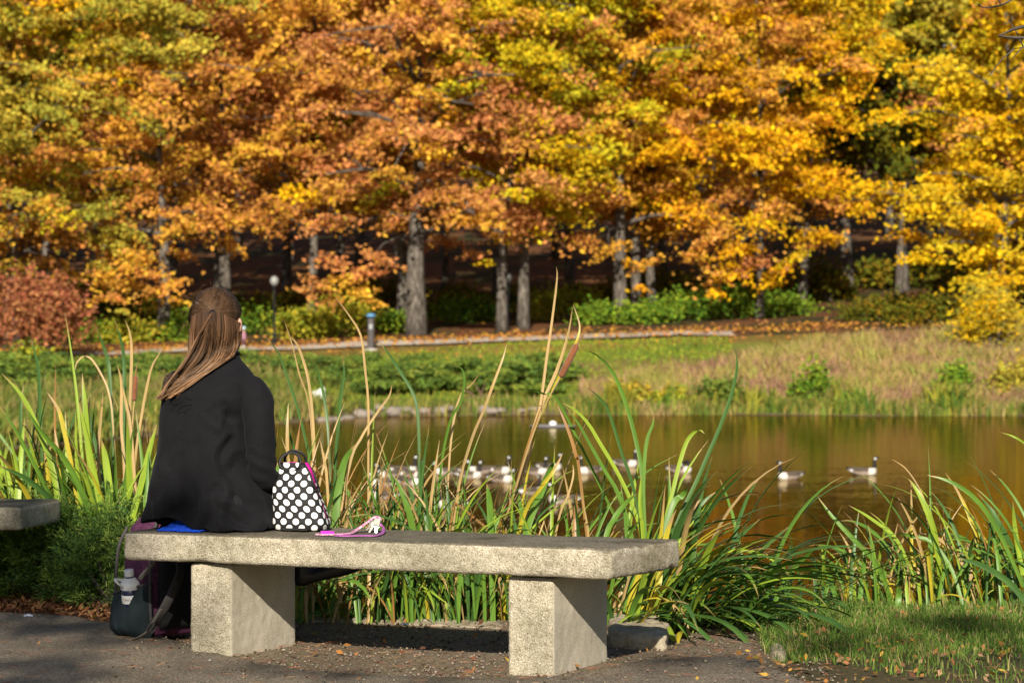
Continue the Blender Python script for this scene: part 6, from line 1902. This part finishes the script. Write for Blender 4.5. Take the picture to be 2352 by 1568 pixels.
# ================================================================ geese on the pond
def goose_mesh(pose):
    b = MB()
    body = [(-.40, .165, .012, .010), (-.34, .15, .055, .030), (-.26, .125, .10, .065), (-.12, .09, .135, .105), (.04, .075, .145, .125), (.18, .075, .125, .12), (.27, .085, .085, .09), (.32, .10, .03, .035)]
    V, F = [], []; n = 16
    for (x, z, a, h) in body:
        for i in range(n):
            th = 6.2832 * i / n
            V.append((x, a * math.cos(th), z + h * math.sin(th)))
    for j in range(len(body) - 1):
        for i in range(n): F.append((j * n + i, (j + 1) * n + i, (j + 1) * n + (i + 1) % n, j * n + (i + 1) % n))
    F.append(tuple(range(n))); F.append(tuple((len(body) - 1) * n + i for i in range(n - 1, -1, -1)))
    b.add(V, F)
    for sg in (-1, 1): b.tube([(.12, sg * .115, .13), (-.08, sg * .125, .15), (-.28, sg * .06, .175), (-.40, sg * .02, .19)], [.04, .05, .035, .012], 8)      # folded wings
    if pose == 'up': nk = [(.22, 0, .12), (.28, 0, .20), (.275, 0, .30), (.285, 0, .385), (.30, 0, .42)]; hd = Vector((.31, 0, .425)); fw = Vector((1, 0, -.12))
    elif pose == 'turn': nk = [(.22, 0, .12), (.28, 0, .20), (.27, .01, .30), (.275, .02, .385), (.28, .03, .415)]; hd = Vector((.28, .045, .42)); fw = Vector((.2, 1, -.1))
    elif pose == 'low': nk = [(.22, 0, .12), (.28, 0, .17), (.31, 0, .24), (.33, 0, .29), (.35, 0, .31)]; hd = Vector((.36, 0, .315)); fw = Vector((1, 0, -.2))
    else: nk = [(.22, 0, .13), (.26, 0, .22), (.22, .03, .30), (.13, .06, .28), (.08, .08, .24)]; hd = Vector((.06, .09, .23)); fw = Vector((-.6, .6, -.6))
    nk = spline(nk, 9)
    b.tube(nk, [.075, .066, .056, .049, .044, .042, .042, .043, .044], 10)
    fw.normalize(); sd = fw.cross(Vector((0, 0, 1))).normalized()
    b.tube([hd - fw * .035, hd - fw * .01, hd + fw * .03, hd + fw * .055], [.034, .048, .045, .028], 10)
    b.tube([hd + fw * .045, hd + fw * .075 - Vector((0, 0, .004)), hd + fw * .10 - Vector((0, 0, .008))], [.024, .018, .010], 8, flat=.75)
    me = remeshed(b.mesh(), .011, 2)
    C = np.zeros(len(me.polygons) * 3, np.float32); me.polygons.foreach_get('center', C); C = C.reshape(-1, 3)
    mi = np.zeros(len(C), np.int32)                    # 0 brown back
    mi[C[:, 2] < .115] = 1                             # pale flank
    mi[(C[:, 0] > .15) & (C[:, 2] < .185)] = 2          # cream breast
    mi[(C[:, 0] < -.24) & (C[:, 2] < .15)] = 3         # white under the tail
    mi[(C[:, 0] < -.33) & (C[:, 2] >= .15)] = 4        # black tail
    nkA = np.array([tuple(p) for p in nk[2:]] + [tuple(hd), tuple(hd + fw * .05), tuple(hd + fw * .09)])
    dist = np.min(np.linalg.norm(C[:, None, :] - nkA[None], axis=2), axis=1)
    mi[(dist < .072) & ((C[:, 2] > .185) | (pose == 'preen'))] = 4
    rel = C - np.array(hd)
    q = np.abs(rel @ np.array(sd)); f_ = rel @ np.array(fw)
    mi[(q > .024) & (np.abs(f_ + .008) < .022) & (rel[:, 2] < .010) & (rel[:, 2] > -.036) & (dist < .07)] = 3      # white cheek
    me.polygons.foreach_set('material_index', mi)
    for m_ in GM_: me.materials.append(m_)
    me.update()
    return me


t = NT('goose_back'); o_ = t.coord(); w = t.n('TexWave'); w.inputs['Scale'].default_value = 9; w.inputs['Distortion'].default_value = 3; t.l(o_, w.inputs['Vector'])
t.base(t.ramp(w.outputs['Fac'], [(.2, (.055, .042, .032)), (.8, (.135, .105, .08))])); t.set(.8, .2)
GM_ = [t.m, plain('goose_flank', (.30, .235, .19), .8, .2, var=.25, scale=20), plain('goose_breast', (.58, .54, .49), .8, .2, var=.1), plain('goose_white', (.85, .84, .82), .8, .2, var=.03), plain('goose_black', (.012, .012, .013), .6, .3, var=.2)]
GO = {p: goose_mesh(p) for p in ('up', 'turn', 'low', 'preen')}
flock = [
    (1297, 1156, 178, 'up', 'nearest goose in full profile facing left behind the middle cattail'),
    (1217, 1137, 35, 'turn', 'goose behind the broad green blade just left of the nearest goose'),
    (1355, 1087, 215, 'up', 'goose facing the viewer alone right of the cattail'),
    (1436, 1071, -25, 'up', 'goose swimming right behind the tall arching blades'),
    (1560, 1085, -20, 'preen', 'goose preening with its head turned back right of the arching blades'),
    (1815, 1100, 205, 'up', 'lone goose facing left, second from the right'),
    (1982, 1090, -12, 'up', 'lone goose facing right, the rightmost of the flock'),
    (1230, 1090, -30, 'up', 'goose swimming right beside the leaning cattail stalk'),
    (1261, 1079, -15, 'up', 'goose facing right just above the broad green blade'),
    (1149, 1107, -25, 'low', 'goose with its breast to the viewer in the middle of the flock'),
    (1143, 1087, -20, 'up', 'dark necked goose behind the middle of the flock'),
    (1108, 1087, 170, 'low', 'goose facing left behind the middle of the flock'),
    (1076, 1098, -10, 'up', 'goose facing right among the thin reeds'),
    (1030, 1090, 180, 'low', 'goose half hidden by reeds facing left'),
    (899, 1096, 175, 'low', 'goose farthest left in the back of the flock'),
    (926, 1087, 0, 'up', 'goose in the back at the left of the flock, neck raised'),
    (946, 1096, -30, 'turn', 'goose at the left of the flock turning its head'),
    (884, 1117, 185, 'low', 'pale goose low in the water at the left of the flock'),
    (935, 1114, -10, 'up', 'goose facing right behind the dense iris leaves'),
    (886, 1148, 150, 'low', 'goose almost hidden by the iris leaves above the keys'),
    (1042, 1168, 160, 'up', 'goose close behind the iris leaves left of the cattail')]
for k, (px, py, hdg, pose, lab) in enumerate(flock):
    p = onz(px, py, WZ)
    o = link('goose', GO[pose]); o.location = p + Vector((0, 0, -.02)); o.rotation_euler = (0, 0, R(hdg)); s_ = 1.08 + .02 * (k % 4); o.scale = (s_, s_, s_)
    tag(o, lab, 'goose', 'geese swimming on the pond')
